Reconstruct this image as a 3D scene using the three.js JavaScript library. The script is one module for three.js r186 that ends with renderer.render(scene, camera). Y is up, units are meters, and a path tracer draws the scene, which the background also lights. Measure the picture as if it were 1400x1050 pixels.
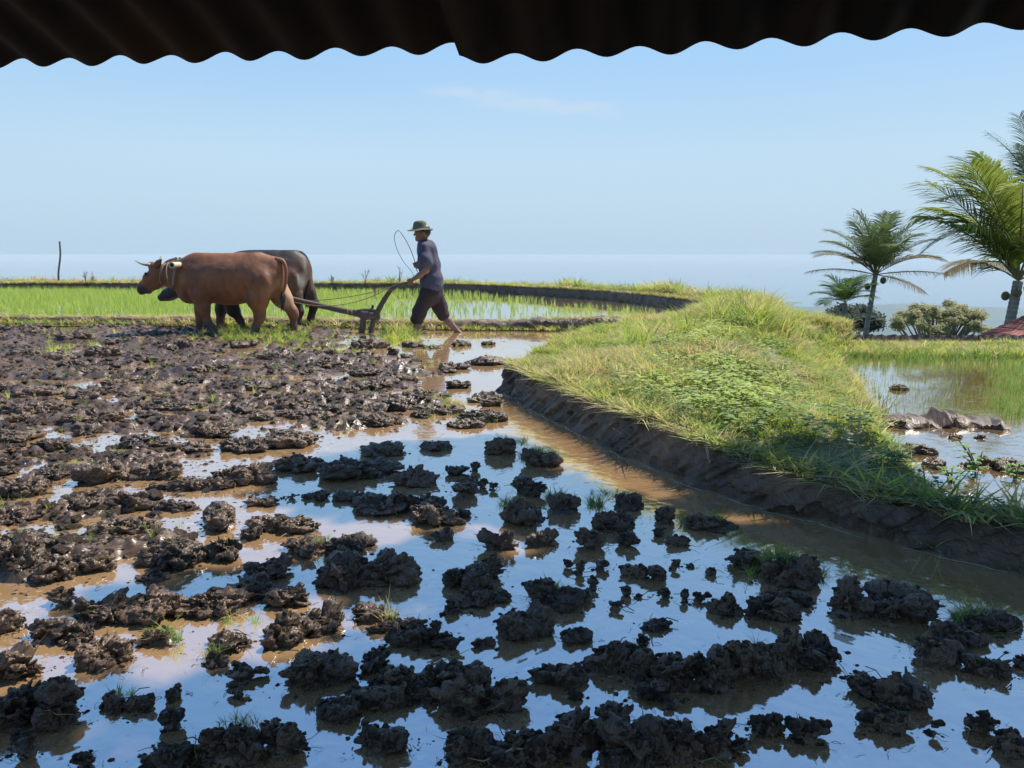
import * as THREE from 'three';
import { mergeVertices, mergeGeometries } from 'three/addons/utils/BufferGeometryUtils.js';
import { MarchingCubes } from 'three/addons/objects/MarchingCubes.js';
import { RoundedBoxGeometry } from 'three/addons/geometries/RoundedBoxGeometry.js';

// ------------------------------------------------------------------ camera, sky, sun, exposure
const scene = new THREE.Scene();
const FOC = 1053, EYE = 1.14, PITCH = Math.atan((525 - 348) / FOC);
const camera = new THREE.PerspectiveCamera(2 * Math.atan(525 / FOC) * 180 / Math.PI, 4 / 3, 0.05, 120000);
camera.position.set(0, EYE, 0);
camera.rotation.set(-PITCH, 0, 0);
scene.add(camera);

const SUN_EL = 57 * Math.PI / 180, SUN_AZ = 40 * Math.PI / 180;         // to the right, a little beyond the field
const SUN = new THREE.Vector3(Math.cos(SUN_EL) * Math.cos(SUN_AZ), Math.sin(SUN_EL), -Math.cos(SUN_EL) * Math.sin(SUN_AZ));
const sun = new THREE.DirectionalLight(new THREE.Color(1.0, 0.94, 0.84), 5.0);
sun.position.copy(SUN).multiplyScalar(60); sun.castShadow = true;
sun.shadow.mapSize.set(4096, 4096);
Object.assign(sun.shadow.camera, { left: -30, right: 30, top: 30, bottom: -30, near: 1, far: 140 });
scene.add(sun); scene.add(sun.target);

const renderer = new THREE.WebGLRenderer({ antialias: true });
renderer.toneMapping = THREE.LinearToneMapping;
renderer.toneMappingExposure = 1.55;
renderer.shadowMap.enabled = true;

// ------------------------------------------------------------------ random numbers and noise
function rng(seed) { let a = seed >>> 0; return () => { a = (a + 0x6D2B79F5) >>> 0; let t = Math.imul(a ^ (a >>> 15), 1 | a); t = (t + Math.imul(t ^ (t >>> 7), 61 | t)) ^ t; return ((t ^ (t >>> 14)) >>> 0) / 4294967296; }; }
function ih(x, y, z) { let n = Math.imul(x, 374761393) ^ Math.imul(y, 668265263) ^ Math.imul(z, 1274126177); n = Math.imul(n ^ (n >>> 13), 1103515245); n ^= n >>> 16; n = Math.imul(n, 2246822519); return ((n ^ (n >>> 15)) >>> 0); }
const h01 = (x, y, z) => ih(x, y, z) / 4294967296;
function vnoise(x, y, z) {
  const X = Math.floor(x), Y = Math.floor(y), Z = Math.floor(z); let u = x - X, v = y - Y, w = z - Z;
  u = u * u * (3 - 2 * u); v = v * v * (3 - 2 * v); w = w * w * (3 - 2 * w);
  const L = (a, b, t) => a + (b - a) * t;
  return L(L(L(h01(X, Y, Z), h01(X + 1, Y, Z), u), L(h01(X, Y + 1, Z), h01(X + 1, Y + 1, Z), u), v), L(L(h01(X, Y, Z + 1), h01(X + 1, Y, Z + 1), u), L(h01(X, Y + 1, Z + 1), h01(X + 1, Y + 1, Z + 1), u), v), w) * 2 - 1;
}
function fbm(x, y, z, o = 4) { let s = 0, a = 0.5, f = 1; for (let i = 0; i < o; i++) { s += a * vnoise(x * f + i * 17.3, y * f + i * 5.1, z * f - i * 9.7); a *= 0.5; f *= 2.03; } return s; }
function worley(x, y, z) {
  const X = Math.floor(x), Y = Math.floor(y), Z = Math.floor(z); let best = 9;
  for (let i = -1; i <= 1; i++) for (let j = -1; j <= 1; j++) for (let k = -1; k <= 1; k++) {
    const n = ih(X + i, Y + j, Z + k);
    const dx = X + i + (n & 1023) / 1023 - x, dy = Y + j + ((n >>> 10) & 1023) / 1023 - y, dz = Z + k + ((n >>> 20) & 1023) / 1023 - z;
    const d = dx * dx + dy * dy + dz * dz; if (d < best) best = d;
  }
  return Math.sqrt(best);
}
let cellRand = 0;
function worleyC(x, y, z) {                                              // as worley, leaving the nearest cell's own random number in cellRand
  const X = Math.floor(x), Y = Math.floor(y), Z = Math.floor(z); let best = 9;
  for (let i = -1; i <= 1; i++) for (let j = -1; j <= 1; j++) for (let k = -1; k <= 1; k++) {
    const n = ih(X + i, Y + j, Z + k);
    const dx = X + i + (n & 1023) / 1023 - x, dy = Y + j + ((n >>> 10) & 1023) / 1023 - y, dz = Z + k + ((n >>> 20) & 1023) / 1023 - z;
    const d = dx * dx + dy * dy + dz * dz; if (d < best) { best = d; cellRand = ((n >>> 5) & 255) / 255; }
  }
  return Math.sqrt(best);
}
function worley2(x, y) {
  const X = Math.floor(x), Y = Math.floor(y); let best = 9;
  for (let i = -1; i <= 1; i++) for (let j = -1; j <= 1; j++) {
    const n = ih(X + i, Y + j, 77); const dx = X + i + (n & 1023) / 1023 - x, dy = Y + j + ((n >>> 10) & 1023) / 1023 - y;
    const d = dx * dx + dy * dy; if (d < best) best = d;
  }
  return Math.sqrt(best);
}
const clamp = (x, a = 0, b = 1) => Math.max(a, Math.min(b, x));
const sstep = (a, b, x) => { const t = clamp((x - a) / (b - a)); return t * t * (3 - 2 * t); };
const mix = (a, b, t) => a + (b - a) * t;
const V = (x, y, z) => new THREE.Vector3(x, y, z);
const s2l = c => c <= 0.04045 ? c / 12.92 : Math.pow((c + 0.055) / 1.055, 2.4);

// ------------------------------------------------------------------ sky: clear haze-washed blue with one thin wisp
{
  const W = 2048, Hh = 1024, data = new Float32Array(W * Hh * 4);
  const stops = [[-90, 150, 172, 196], [-4, 178, 205, 230], [0, 184, 210, 232], [1.5, 187, 213, 234], [4, 192, 219, 239], [7, 191, 221, 243], [12, 171, 211, 247], [16, 156, 203, 248], [25, 132, 186, 245], [40, 104, 163, 236], [65, 84, 144, 224], [90, 78, 136, 218]];
  for (let j = 0; j < Hh; j++) {
    const el = ((j + 0.5) / Hh - 0.5) * 180;
    let k = 0; while (k < stops.length - 2 && el > stops[k + 1][0]) k++;
    const t = clamp((el - stops[k][0]) / (stops[k + 1][0] - stops[k][0])), c0 = stops[k], c1 = stops[k + 1];
    const er = el * Math.PI / 180, dy = Math.sin(er), ce = Math.cos(er);
    for (let i = 0; i < W; i++) {
      const a = ((i + 0.5) / W - 0.5) * 2 * Math.PI;                      // three's equirect: u = atan2(z, x)
      const dx = Math.cos(a) * ce, dz = Math.sin(a) * ce;
      const cs = dx * SUN.x + dy * SUN.y + dz * SUN.z;
      const glow = 0.10 * Math.pow(clamp(cs * 0.5 + 0.5), 6) + 0.25 * Math.pow(clamp(cs), 60);
      // wisps a few degrees up, in front
      const az = Math.atan2(dx, -dz) * 180 / Math.PI;
      const band = Math.exp(-Math.pow((el - 10.4 + 0.10 * (az - 2)) / 0.55, 2)) * sstep(-5, 0, az) * (1 - sstep(5, 9, az));
      const band2 = Math.exp(-Math.pow((el - 11.2) / 0.3, 2)) * sstep(-7, -5, az) * (1 - sstep(-2, 0, az));
      const wis = band + band2 < 0.01 ? 0 : clamp((0.9 * band + 0.6 * band2) * (0.55 + 1.3 * fbm(az * 0.5, el * 3.0, 8.3, 4)) * 1.3);
      const hz = el < 1 ? 0 : 0.022 * fbm(az * 0.05, el * 0.16, 1.7, 3) * sstep(1, 8, el);
      const o = (j * W + i) * 4;
      for (let c = 0; c < 3; c++) {
        let v = s2l(mix(c0[c + 1], c1[c + 1], t) / 255) + hz + glow * [0.9, 0.8, 0.62][c];
        data[o + c] = mix(v, [0.62, 0.74, 0.87][c], wis * 0.8) / 1.55;
      }
      data[o + 3] = 1;
    }
  }
  const sky = new THREE.DataTexture(data, W, Hh, THREE.RGBAFormat, THREE.FloatType);
  sky.mapping = THREE.EquirectangularReflectionMapping; sky.magFilter = THREE.LinearFilter; sky.needsUpdate = true;
  scene.background = sky; scene.environment = sky; scene.backgroundIntensity = 1.0;
}
scene.fog = new THREE.FogExp2(new THREE.Color(0.78, 0.93, 1.0), 0.00005);

// ------------------------------------------------------------------ pixels of the photograph to places
const CP = Math.cos(PITCH), SP = Math.sin(PITCH);
function ray(px, py) { const X = (px - 700) / FOC, Y = (525 - py) / FOC; return V(X, Y * CP - SP, -(CP + Y * SP)); }
function onY(px, py, y = 0) { const d = ray(px, py); const t = (y - EYE) / d.y; return V(d.x * t, y, d.z * t); }
function onZ(px, py, z) { const d = ray(px, py); const t = z / d.z; return V(d.x * t, EYE + d.y * t, z); }
function toPx(x, y, z) { const Yw = y - EYE; const depth = -z * CP - Yw * SP; const up = Yw * CP - z * SP; return [700 + FOC * x / depth, 525 - FOC * up / depth, depth]; }
const mPerPx = (px, py, y = 0) => { const p = onY(px, py, y); return toPx(p.x, p.y, p.z)[2] / FOC; };

// ------------------------------------------------------------------ bookkeeping
const used = {};
function numbered(n) { const k = used[n] ?? 0; used[n] = k + 1; return k ? n + '_' + String(k).padStart(3, '0') : n; }
function shade(o) { o.traverse(c => { if (c.isMesh) { c.castShadow = true; c.receiveShadow = true; } }); return o; }
function thing(name, label, category, at = null, group) {
  const g = new THREE.Group(); g.name = numbered(name); g.userData = { label, category }; if (group) g.userData.group = group;
  if (at) g.position.copy(at); scene.add(g); return g;
}
function single(name, geo, mat, label, category, group) {
  const m = new THREE.Mesh(geo, mat); m.name = numbered(name); m.userData = { label, category }; if (group) m.userData.group = group;
  scene.add(m); return shade(m);
}
function part(name, geo, mat, parent, label) { const m = new THREE.Mesh(geo, mat); m.name = name; if (label) m.userData.label = label; parent.add(m); return shade(m); }
function structure(name, geo, mat, label, category) { const m = new THREE.Mesh(geo, mat); m.name = numbered(name); m.userData = { kind: 'structure', label, category }; scene.add(m); return shade(m); }

// geometry collector
class Geo {
  constructor() { this.p = []; this.i = []; this.c = []; this.col = null; }
  v(x, y, z) { this.p.push(x, y, z); if (this.col) this.c.push(...this.col); return this.p.length / 3 - 1; }
  tri(a, b, c) { this.i.push(a, b, c); }
  strip(pts, ws, side) {                      // flat ribbon along pts; side: width direction
    let prev = null;
    for (let k = 0; k < pts.length; k++) {
      const p = pts[k], w = ws[k] / 2, s = Array.isArray(side) ? side[k] : side;
      const a = this.v(p.x - s.x * w, p.y - s.y * w, p.z - s.z * w), b = this.v(p.x + s.x * w, p.y + s.y * w, p.z + s.z * w);
      if (prev) { this.tri(prev[0], prev[1], b); this.tri(prev[0], b, a); }
      prev = [a, b];
    }
  }
  tube(pts, rs, seg = 6, cap = true) {
    let prev = null, n0 = null; const rings = [];
    for (let k = 0; k < pts.length; k++) {
      const t = V().subVectors(pts[Math.min(k + 1, pts.length - 1)], pts[Math.max(k - 1, 0)]).normalize();
      if (!n0) n0 = Math.abs(t.y) < 0.9 ? V(0, 1, 0).cross(t).normalize() : V(1, 0, 0).cross(t).normalize();
      n0.addScaledVector(t, -n0.dot(t)).normalize(); const b = V().crossVectors(t, n0);
      const r = Array.isArray(rs) ? rs[k] : rs, ring = [];
      for (let q = 0; q < seg; q++) { const a = q / seg * 2 * Math.PI, c = Math.cos(a) * r, s = Math.sin(a) * r; ring.push(this.v(pts[k].x + n0.x * c + b.x * s, pts[k].y + n0.y * c + b.y * s, pts[k].z + n0.z * c + b.z * s)); }
      if (prev) for (let q = 0; q < seg; q++) { const q2 = (q + 1) % seg; this.tri(prev[q], prev[q2], ring[q2]); this.tri(prev[q], ring[q2], ring[q]); }
      prev = ring; rings.push(ring);
    }
    if (cap) for (const [ring, p, f] of [[rings[0], pts[0], 1], [rings.at(-1), pts.at(-1), 0]]) {
      const c = this.v(p.x, p.y, p.z); for (let q = 0; q < seg; q++) { const q2 = (q + 1) % seg; f ? this.tri(c, ring[q2], ring[q]) : this.tri(c, ring[q], ring[q2]); }
    }
  }
  build() {
    const g = new THREE.BufferGeometry(); g.setAttribute('position', new THREE.Float32BufferAttribute(this.p, 3));
    if (this.c.length) g.setAttribute('color', new THREE.Float32BufferAttribute(this.c, 3));
    g.setIndex(this.i); g.computeVertexNormals(); return g;
  }
}
const curve = (pts, n) => new THREE.CatmullRomCurve3(pts).getPoints(n);

// ------------------------------------------------------------------ textures and materials
function noiseTex(size, fn, srgb) {
  const d = new Uint8Array(size * size * 4);
  for (let j = 0; j < size; j++) for (let i = 0; i < size; i++) { const v = fn(i / size, j / size), o = (j * size + i) * 4; for (let c = 0; c < 3; c++) d[o + c] = clamp(Array.isArray(v) ? v[c] : v) * 255; d[o + 3] = 255; }
  const t = new THREE.DataTexture(d, size, size); t.wrapS = t.wrapT = THREE.RepeatWrapping; t.magFilter = THREE.LinearFilter; t.minFilter = THREE.LinearMipmapLinearFilter; t.generateMipmaps = true;
  if (srgb) t.colorSpace = THREE.SRGBColorSpace; t.needsUpdate = true; return t;
}
// periodic noise on the unit square, by walking round two circles
function tileNoise(u, v, f, o, s) { const a = u * 2 * Math.PI, b = v * 2 * Math.PI, r = f / (2 * Math.PI); return fbm(Math.cos(a) * r + s, Math.sin(a) * r + Math.cos(b) * r, Math.sin(b) * r - s, o); }
const crumbTex = noiseTex(512, (u, v) => 0.5 + 0.45 * tileNoise(u, v, 26, 4, 3.1) + 0.25 * tileNoise(u, v, 90, 2, 8.4));
const M = {};
function mudMat(o = {}) { return new THREE.MeshPhysicalMaterial({ color: 0xffffff, vertexColors: true, roughness: 0.38, ior: 1.45, bumpMap: crumbTex, bumpScale: 0.012, ...o }); }
M.mud = mudMat();
M.clod = mudMat({ roughness: 0.4, bumpScale: 0.02 });
M.bank = mudMat({ roughness: 0.5 });
const leafMat = (o = {}) => new THREE.MeshPhysicalMaterial({ color: 0xffffff, roughness: 1.0, transmission: 0.52, thickness: 0, side: THREE.DoubleSide, specularIntensity: 0.5, ...o });
M.grass = leafMat();

// ------------------------------------------------------------------ the lie of the land
const seg2 = (px, pz, ax, az, bx, bz) => { const dx = bx - ax, dz = bz - az; const t = clamp(((px - ax) * dx + (pz - az) * dz) / (dx * dx + dz * dz)); const ex = px - ax - t * dx, ez = pz - az - t * dz; return [Math.sqrt(ex * ex + ez * ez), t]; };
function polyDist(poly, x, z) {                                          // > 0 inside
  let ins = false, best = 1e9;
  for (let i = 0, j = poly.length - 1; i < poly.length; j = i++) {
    const [ax, az] = poly[i], [bx, bz] = poly[j];
    if ((az > z) !== (bz > z) && x < (bx - ax) * (z - az) / (bz - az) + ax) ins = !ins;
    const d = seg2(x, z, ax, az, bx, bz)[0]; if (d < best) best = d;
  }
  return ins ? best : -best;
}
const xz = v => [v.x, v.z];
const footPx = [[686, 534], [720, 553], [757, 573], [795, 592], [834, 611], [860, 626], [892, 637], [940, 660], [990, 676], [1030, 689], [1080, 704], [1125, 714], [1190, 735], [1251, 749], [1303, 762], [1399, 783]];
const foot = [...footPx.map(([a, b]) => onY(a, b)), V(2.3, 0, -1.9), V(2.75, 0, -1.0), V(3.0, 0, 0.2)];
const offFoot = (px, py, d) => { const p = onY(px, py); return [p.x + 0.88 * d, p.z - 0.47 * d]; };
const BANK = [...foot.map(xz), [3.45, 0.2], [3.2, -1.2], [2.75, -2.1], offFoot(1399, 783, 0.42), offFoot(1303, 762, 0.42), offFoot(1251, 749, 0.46), offFoot(1190, 735, 0.62), [2.2, -4.2], xz(onY(1212, 612, -0.12)), xz(onY(1208, 585, -0.12)), xz(onY(1200, 560, -0.12)), xz(onY(1185, 535, -0.12)), xz(onY(1160, 505, -0.12)), xz(onY(1150, 492, -0.12)), [4.3, -9.6], [4.8, -10.6], [4.6, -13], [4.3, -14.6], [3.6, -14.4], [3.1, -13.1], [2.5, -11.9], [1.6, -10.7], [0.9, -9.6], [0.4, -8.4], [0.05, -7.2]];
const RIGHT = BANK.slice(foot.length + 3, foot.length + 15);
function rightFall(x, z) { let d = 9; for (let k = 0; k + 1 < RIGHT.length; k++) d = Math.min(d, seg2(x, z, RIGHT[k][0], RIGHT[k][1], RIGHT[k + 1][0], RIGHT[k + 1][1])[0]); return sstep(0, mix(1.15, 0.22, sstep(-5.2, -3.8, z)), d); }
function footX(z) { if (z < foot[0].z) return 1.8; for (let k = 0; k + 1 < foot.length; k++) if (z <= foot[k + 1].z) return mix(foot[k].x, foot[k + 1].x, (z - foot[k].z) / (foot[k + 1].z - foot[k].z)); return 3; }
const PLAT = [[-60, -25.2], [-2, -24.9], [2.9, -19.8], [4.8, -14.6], [5.0, -11.2], [15, -10.9], [60, -10.5], [60, 40], [-60, 40]];
function bankTop(x, z) {
  const g = Math.exp(-Math.pow((x - 2.95 + 0.12 * (z + 9)) / 0.82, 2) - Math.pow((z + 9.2) / 2.2, 2));
  const g2 = Math.exp(-Math.pow((x - 1.7) / 0.8, 2) - Math.pow((z + 6.6) / 1.4, 2));
  return mix(0.215, 0.15, sstep(-4.2, -2.9, z)) + 0.30 * g + 0.09 * g2 + 0.03 * fbm(x * 1.7, 0, z * 1.7, 3);
}
const denseEdge = [[430, 900], [455, 720], [480, 600], [500, 630], [530, 590], [555, 630], [578, 620], [600, 390], [640, 300], [690, 270], [740, 320], [780, 140], [830, 40], [870, -80], [1200, -300]];
function density(px, py) {
  if (py <= 430) return 1; let k = 0; while (k < denseEdge.length - 2 && py > denseEdge[k + 1][0]) k++;
  const b = mix(denseEdge[k][1], denseEdge[k + 1][1], clamp((py - denseEdge[k][0]) / (denseEdge[k + 1][0] - denseEdge[k][0])));
  return 1 - sstep(b - 90, b + 70, px);
}
// left, right, top, waterline of each clod in the photograph
const clodPx = `1127 1190 786 846;1170 1274 802 852;1050 1105 866 914;1085 1157 868 916;1235 1297 862 909;1271 1340 836 888;1310 1372 832 868;1155 1230 914 960;1205 1271 920 972;1167 1206 968 1000;1195 1242 966 1006;1317 1382 892 930;1369 1404 839 866;1078 1132 983 1020;1036 1070 975 1008;1320 1358 980 1008;1352 1392 993 1030;1375 1420 1000 1052;1270 1284 998 1006;1387 1410 890 916;
727 790 788 837;685 754 826 872;800 820 795 808;790 814 810 822;829 856 824 838;849 863 805 816;865 880 812 821;897 921 810 819;929 943 811 824;942 970 811 825;975 1014 802 844;1010 1078 808 850;870 888 866 884;881 922 840 864;768 808 856 880;803 860 862 920;845 895 880 925;727 800 903 938;777 796 948 957;860 918 926 960;890 960 884 946;940 1010 862 948;990 1062 858 930;908 924 958 970;
655 760 988 1056;736 830 970 1036;800 880 963 1020;816 910 985 1056;890 970 964 1050;950 1016 960 1040;1021 1055 978 1008;998 1024 1012 1032;
380 481 884 944;481 538 879 920;489 600 900 968;560 660 882 960;600 716 912 984;437 489 952 985;489 560 998 1030;599 672 993 1047;664 712 1010 1056;392 421 1006 1030;190 290 1010 1056;270 360 990 1050;350 412 965 1040;512 602 838 872;486 530 820 849;540 625 858 890;410 478 824 870;350 420 824 884;430 510 752 806;490 568 754 802;602 629 778 806;632 682 760 814;622 690 800 832;676 706 804 822;602 633 826 842;650 678 872 886;350 428 796 832;
-20 40 825 868;-30 69 886 934;67 113 808 832;93 180 808 856;160 260 798 852;230 350 790 846;300 392 786 826;27 100 848 884;80 146 846 884;105 195 872 912;190 252 852 886;-30 70 934 1004;40 123 938 1000;135 211 945 980;218 252 968 1000;226 257 940 958;315 341 937 954;15 57 1012 1038;102 129 1030 1052;271 314 892 914;312 368 907 929;283 350 857 894;46 80 787 800;193 231 779 796;
668 716 588 622;708 764 602 640;575 618 598 618;610 640 634 650;618 651 650 667;641 658 631 645;612 656 666 681;652 668 658 668;669 681 662 671;698 748 648 678;684 752 672 718;748 794 672 704;624 643 689 708;590 622 724 741;654 708 718 756;720 769 713 749;628 692 758 798;606 629 778 794;550 636 678 720;540 598 636 666;805 845 686 728;788 830 728 754;772 785 768 778;784 800 770 787;810 832 768 782;
830 878 668 698;820 870 692 726;890 925 690 716;936 1002 700 728;840 872 723 748;892 908 720 734;913 946 724 748;854 888 770 792;884 914 765 794;913 931 767 780;936 952 769 777;964 980 773 788;986 1050 756 782;1022 1110 746 806;1050 1110 800 834;
280 340 632 664;320 378 630 664;210 345 652 672;340 384 676 694;364 442 614 644;434 542 622 658;494 560 598 626;412 460 666 686;446 498 664 688;480 560 668 704;540 602 672 704;340 430 698 730;280 336 728 768;324 358 718 740;268 335 688 726;376 450 730 762;430 518 722 760;320 400 762 792;388 410 676 685;300 376 598 618;346 452 586 612;
33 114 626 658;110 192 616 662;76 158 668 704;156 202 658 702;122 234 702 732;192 280 722 780;102 160 750 784;-20 60 730 790;40 110 740 796;64 130 726 756;210 280 680 700;190 254 624 656;-20 60 684 718;-10 80 640 682;520 570 540 562;440 500 520 540;560 600 556 572;300 350 548 570;380 430 540 562;640 700 486 500;690 720 486 506;590 640 494 506;660 690 545 556;575 640 550 568;620 692 556 578;600 660 570 586;556 612 530 548;640 690 534 550;540 580 512 526;610 650 520 532;480 540 500 516;420 480 548 566;330 400 516 534;200 280 540 562;90 170 556 580;20 90 520 544;250 330 576 600;150 230 590 612`.split(/[;\n]+/).map(s => s.trim().split(/\s+/).map(Number)).filter(a => a.length === 4);
const clods = [];
function placeClod(x0, x1, y0, y1, seed, smooth = 0) {
  const cx = (x0 + x1) / 2, f = onY(cx, y1), k = mPerPx(cx, y1), W = (x1 - x0) * k, th = Math.atan2(EYE, -f.z), h = (y1 - y0) * k;
  const D = Math.min(W * 0.8, 0.62 * h / Math.sin(th)), H = clamp((h - 0.72 * D * Math.sin(th)) / Math.cos(th), W * 0.16, W * 0.7);
  clods.push({ x: f.x * (1 + 0.4 * D / -f.z), z: f.z - 0.42 * D, W, H, D, seed, cx, cy: y1, px: x1 - x0, smooth });
}
clodPx.forEach((c, k) => placeClod(...c, k + 1));
{
  const R = rng(77); let made = 0, tries = 0;
  while (made < 118 && tries++ < 9000) {
    const px = R() * 1460 - 50, py = 446 + Math.pow(R(), 1.25) * 320; if (R() > density(px, py) * 1.05 - 0.06) continue; if (px > 690 && py < 520) continue;
    const s = mix(34, 92, clamp((py - 450) / 280)) * (0.5 + R() * 0.9), c = { cx: px, cy: py };
    if (py < 470 && px > 240 && px < 660) continue;
    if (clods.some(o => Math.abs(o.cx - px) < (o.px + s) * 0.42 && Math.abs(o.cy - 10 - py) < (o.px + s) * 0.17)) continue;
    placeClod(px - s / 2, px + s / 2, py - s * (0.25 + R() * 0.2), py, 500 + made, R() < 0.2 ? 0.75 : 0); made++;
  }
}
const clodCells = new Map();
for (const c of clods) for (let i = Math.floor((c.x - c.W) / 0.5); i <= Math.floor((c.x + c.W) / 0.5); i++) for (let j = Math.floor((c.z - c.W) / 0.5); j <= Math.floor((c.z + c.W) / 0.5); j++) { const key = i * 1000 + j; if (!clodCells.has(key)) clodCells.set(key, []); clodCells.get(key).push(c); }
function shoal(x, z) {                                                   // how far under a clod's skirt of slumped mud
  let s = 0; const list = clodCells.get(Math.floor(x / 0.5) * 1000 + Math.floor(z / 0.5)); if (list) for (const c of list) s = Math.max(s, 1 - Math.hypot((x - c.x) / (c.W * 0.52), (z - c.z) / (Math.max(c.D, c.W * 0.45) * 0.54))); return s;
}
function mudH(x, z) {
  if (z > -0.5) return 0.08;
  const [px, py] = toPx(x, 0, z);
  const m = z > -1 ? 0.2 : density(px, py);
  const n = fbm(x * 1.9, 3.3, z * 1.9, 4), l1 = 0.62 - worley2(x * 5.5 + n, z * 5.5), l2 = 0.6 - worley2(x * 17, z * 17 + n), row = Math.sin(z * 8.2 + 2.2 * fbm(x * 0.5, 1, z * 0.5, 2) + x * 0.35);
  const wet = sstep(560, 640, py);
  let h = mix(-0.075 + 0.03 * n, mix(-0.012, -0.045, wet) + mix(0.095, 0.11, wet) * n + 0.08 * l1 + 0.035 * l2 + mix(0.026, 0.036, wet) * row, m);
  h = mix(h, -0.06 + 0.03 * n, 0.8 * sstep(440, 520, px) * (1 - sstep(480, 496, py)) * sstep(436, 446, py));   // wetter strip behind the plough
  const sk = shoal(x, z); if (sk > 0) h = Math.max(h, -0.066 + 0.085 * Math.sqrt(sk) + 0.05 * fbm(x * 9, 6, z * 9, 3) + 0.02 * l2);
  return mix(h, 0.08, sstep(-1.0, -0.5, z));
}
function slopeY(d) {                                                     // the hillside beyond the terrace edge, down to the sea
  let y = 0; for (const [len, s] of [[3, 0.5], [40, 0.2], [400, 0.13], [1800, 0.085], [2500, 0.045], [1e9, 0.012]]) { const q = Math.min(d, len); y -= q * s; d -= q; if (d <= 0) break; } return y;
}
function groundH(x, z) {
  const r = Math.hypot(x, z);
  const p = r < 110 ? polyDist(PLAT, x, z) : -Math.max(20, r - 28);
  if (p < 0) { const d = -p; return slopeY(d) + Math.min(9, d * 0.04) * fbm(x * 0.0021 + 3, 7, z * 0.0021, 4) * 2 * sstep(20, 500, d) + 0.25 * fbm(x * 0.3, 1, z * 0.3, 3) * sstep(1, 12, d); }
  let h = mudH(x, z);
  if (x > -1 && r < 16) {
    const b = polyDist(BANK, x, z);
    if (b > 0) { const q = rightFall(x, z), top = bankTop(x, z); return mix(x > footX(z) + 0.2 ? -0.14 : h, mix(-0.10, top, q), sstep(0.05, 0.13, b)); }
    if (x > footX(z) + 0.15 && z > -2.3) return 0.1;
    if (x > footX(z) + 0.15 && p > 0.3) return -0.17 + 0.03 * fbm(x * 2.5, 2, z * 2.5, 3) + (z > -6.2 ? 0.06 * (0.6 - worley2(x * 5, z * 5)) * 1.4 * (1 - sstep(3.4, 4.4, x)) : 0.0);
  }
  if (z < -12.3) h = -0.04 + 0.03 * fbm(x * 2, 5, z * 2, 3);
  if (p < 0.6) h = mix(x > 4 ? -0.25 : 0.12, h, sstep(0.0, 0.6, p));
  return h;
}
function hit(px, py) { const d = ray(px, py); let t = 1.0, pt = t; for (let k = 0; k < 4000; k++) { const y = EYE + d.y * t; if (y < groundH(d.x * t, d.z * t)) { t = (t + pt) / 2; break; } pt = t; t *= 1.004; if (t > 60) break; } return V(d.x * t, EYE + d.y * t, d.z * t); }
const mudCol = (x, y, z) => { const n = fbm(x * 3, y * 3, z * 3, 4), f = fbm(x * 23, y * 23, z * 23, 2); const k = Math.max(0.25, 1 + 0.9 * n + 0.5 * f); return [0.088 * k, 0.055 * k * (1 - 0.06 * n), 0.032 * k * (1 - 0.12 * n)]; };
{
  const az = []; for (let i = 0; i <= 520; i++) az.push(-0.70 + 1.40 * i / 520); for (let i = 1; i <= 64; i++) az.push(0.70 + (2 * Math.PI - 1.40) * i / 65);
  const rad = []; for (let i = 0; i < 30; i++) rad.push(0.25 * Math.pow(1.0 / 0.25, i / 30)); for (let i = 0; i < 470; i++) rad.push(Math.pow(14.5, i / 470)); for (let i = 0; i < 90; i++) rad.push(14.5 * Math.pow(5, i / 90)); for (let i = 0; i <= 70; i++) rad.push(72.5 * Math.pow(9000 / 72.5, i / 70));
  const n = az.length, P = new Float32Array(n * rad.length * 3), C = new Float32Array(P.length), U = new Float32Array(n * rad.length * 2), I = [];
  for (let j = 0; j < rad.length; j++) for (let i = 0; i < n; i++) {
    const x = Math.sin(az[i]) * rad[j], z = -Math.cos(az[i]) * rad[j], y = groundH(x, z), o = (j * n + i);
    P[o * 3] = x; P[o * 3 + 1] = y; P[o * 3 + 2] = z; U[o * 2] = x; U[o * 2 + 1] = z;
    let c;
    if (polyDist(PLAT, x, z) < -0.2) { const k = 1 + 0.6 * fbm(x * 0.006, 2, z * 0.006, 4) + 0.3 * fbm(x * 0.3, 4, z * 0.3, 3); c = [0.04 * k, 0.065 * k, 0.04 * k]; }
    else if (x > -0.5 && rad[j] < 17 && polyDist(BANK, x, z) > 0.12) { const k = 1 + 0.5 * fbm(x * 4, 2, z * 4, 3); c = [0.11 * k, 0.10 * k, 0.045 * k]; }
    else c = mudCol(x, y, z);
    C[o * 3] = c[0]; C[o * 3 + 1] = c[1]; C[o * 3 + 2] = c[2];
    if (j) { const i2 = (i + 1) % n, a = (j - 1) * n + i, b = (j - 1) * n + i2, d = j * n + i, e = j * n + i2; I.push(a, b, e, a, e, d); }
  }
  for (let i = 1; i < n - 1; i++) I.push(0, i + 1, i);
  const g = new THREE.BufferGeometry(); g.setAttribute('position', new THREE.BufferAttribute(P, 3)); g.setAttribute('color', new THREE.BufferAttribute(C, 3)); g.setAttribute('uv', new THREE.BufferAttribute(U, 2)); g.setIndex(I); g.computeVertexNormals();
  structure('ground', g, M.mud, 'ploughed wet brown mud of the terrace and the land below it', 'ground');
}
// the sea, far below
{
  const g = new THREE.RingGeometry(2500, 60000, 96, 12); g.rotateX(-Math.PI / 2);
  const m = structure('sea', g, new THREE.MeshPhysicalMaterial({ color: new THREE.Color(0.03, 0.07, 0.11), roughness: 0.1, ior: 1.33 }), 'hazy blue sea reaching to the horizon', 'sea'); m.position.y = -340;
}

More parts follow.
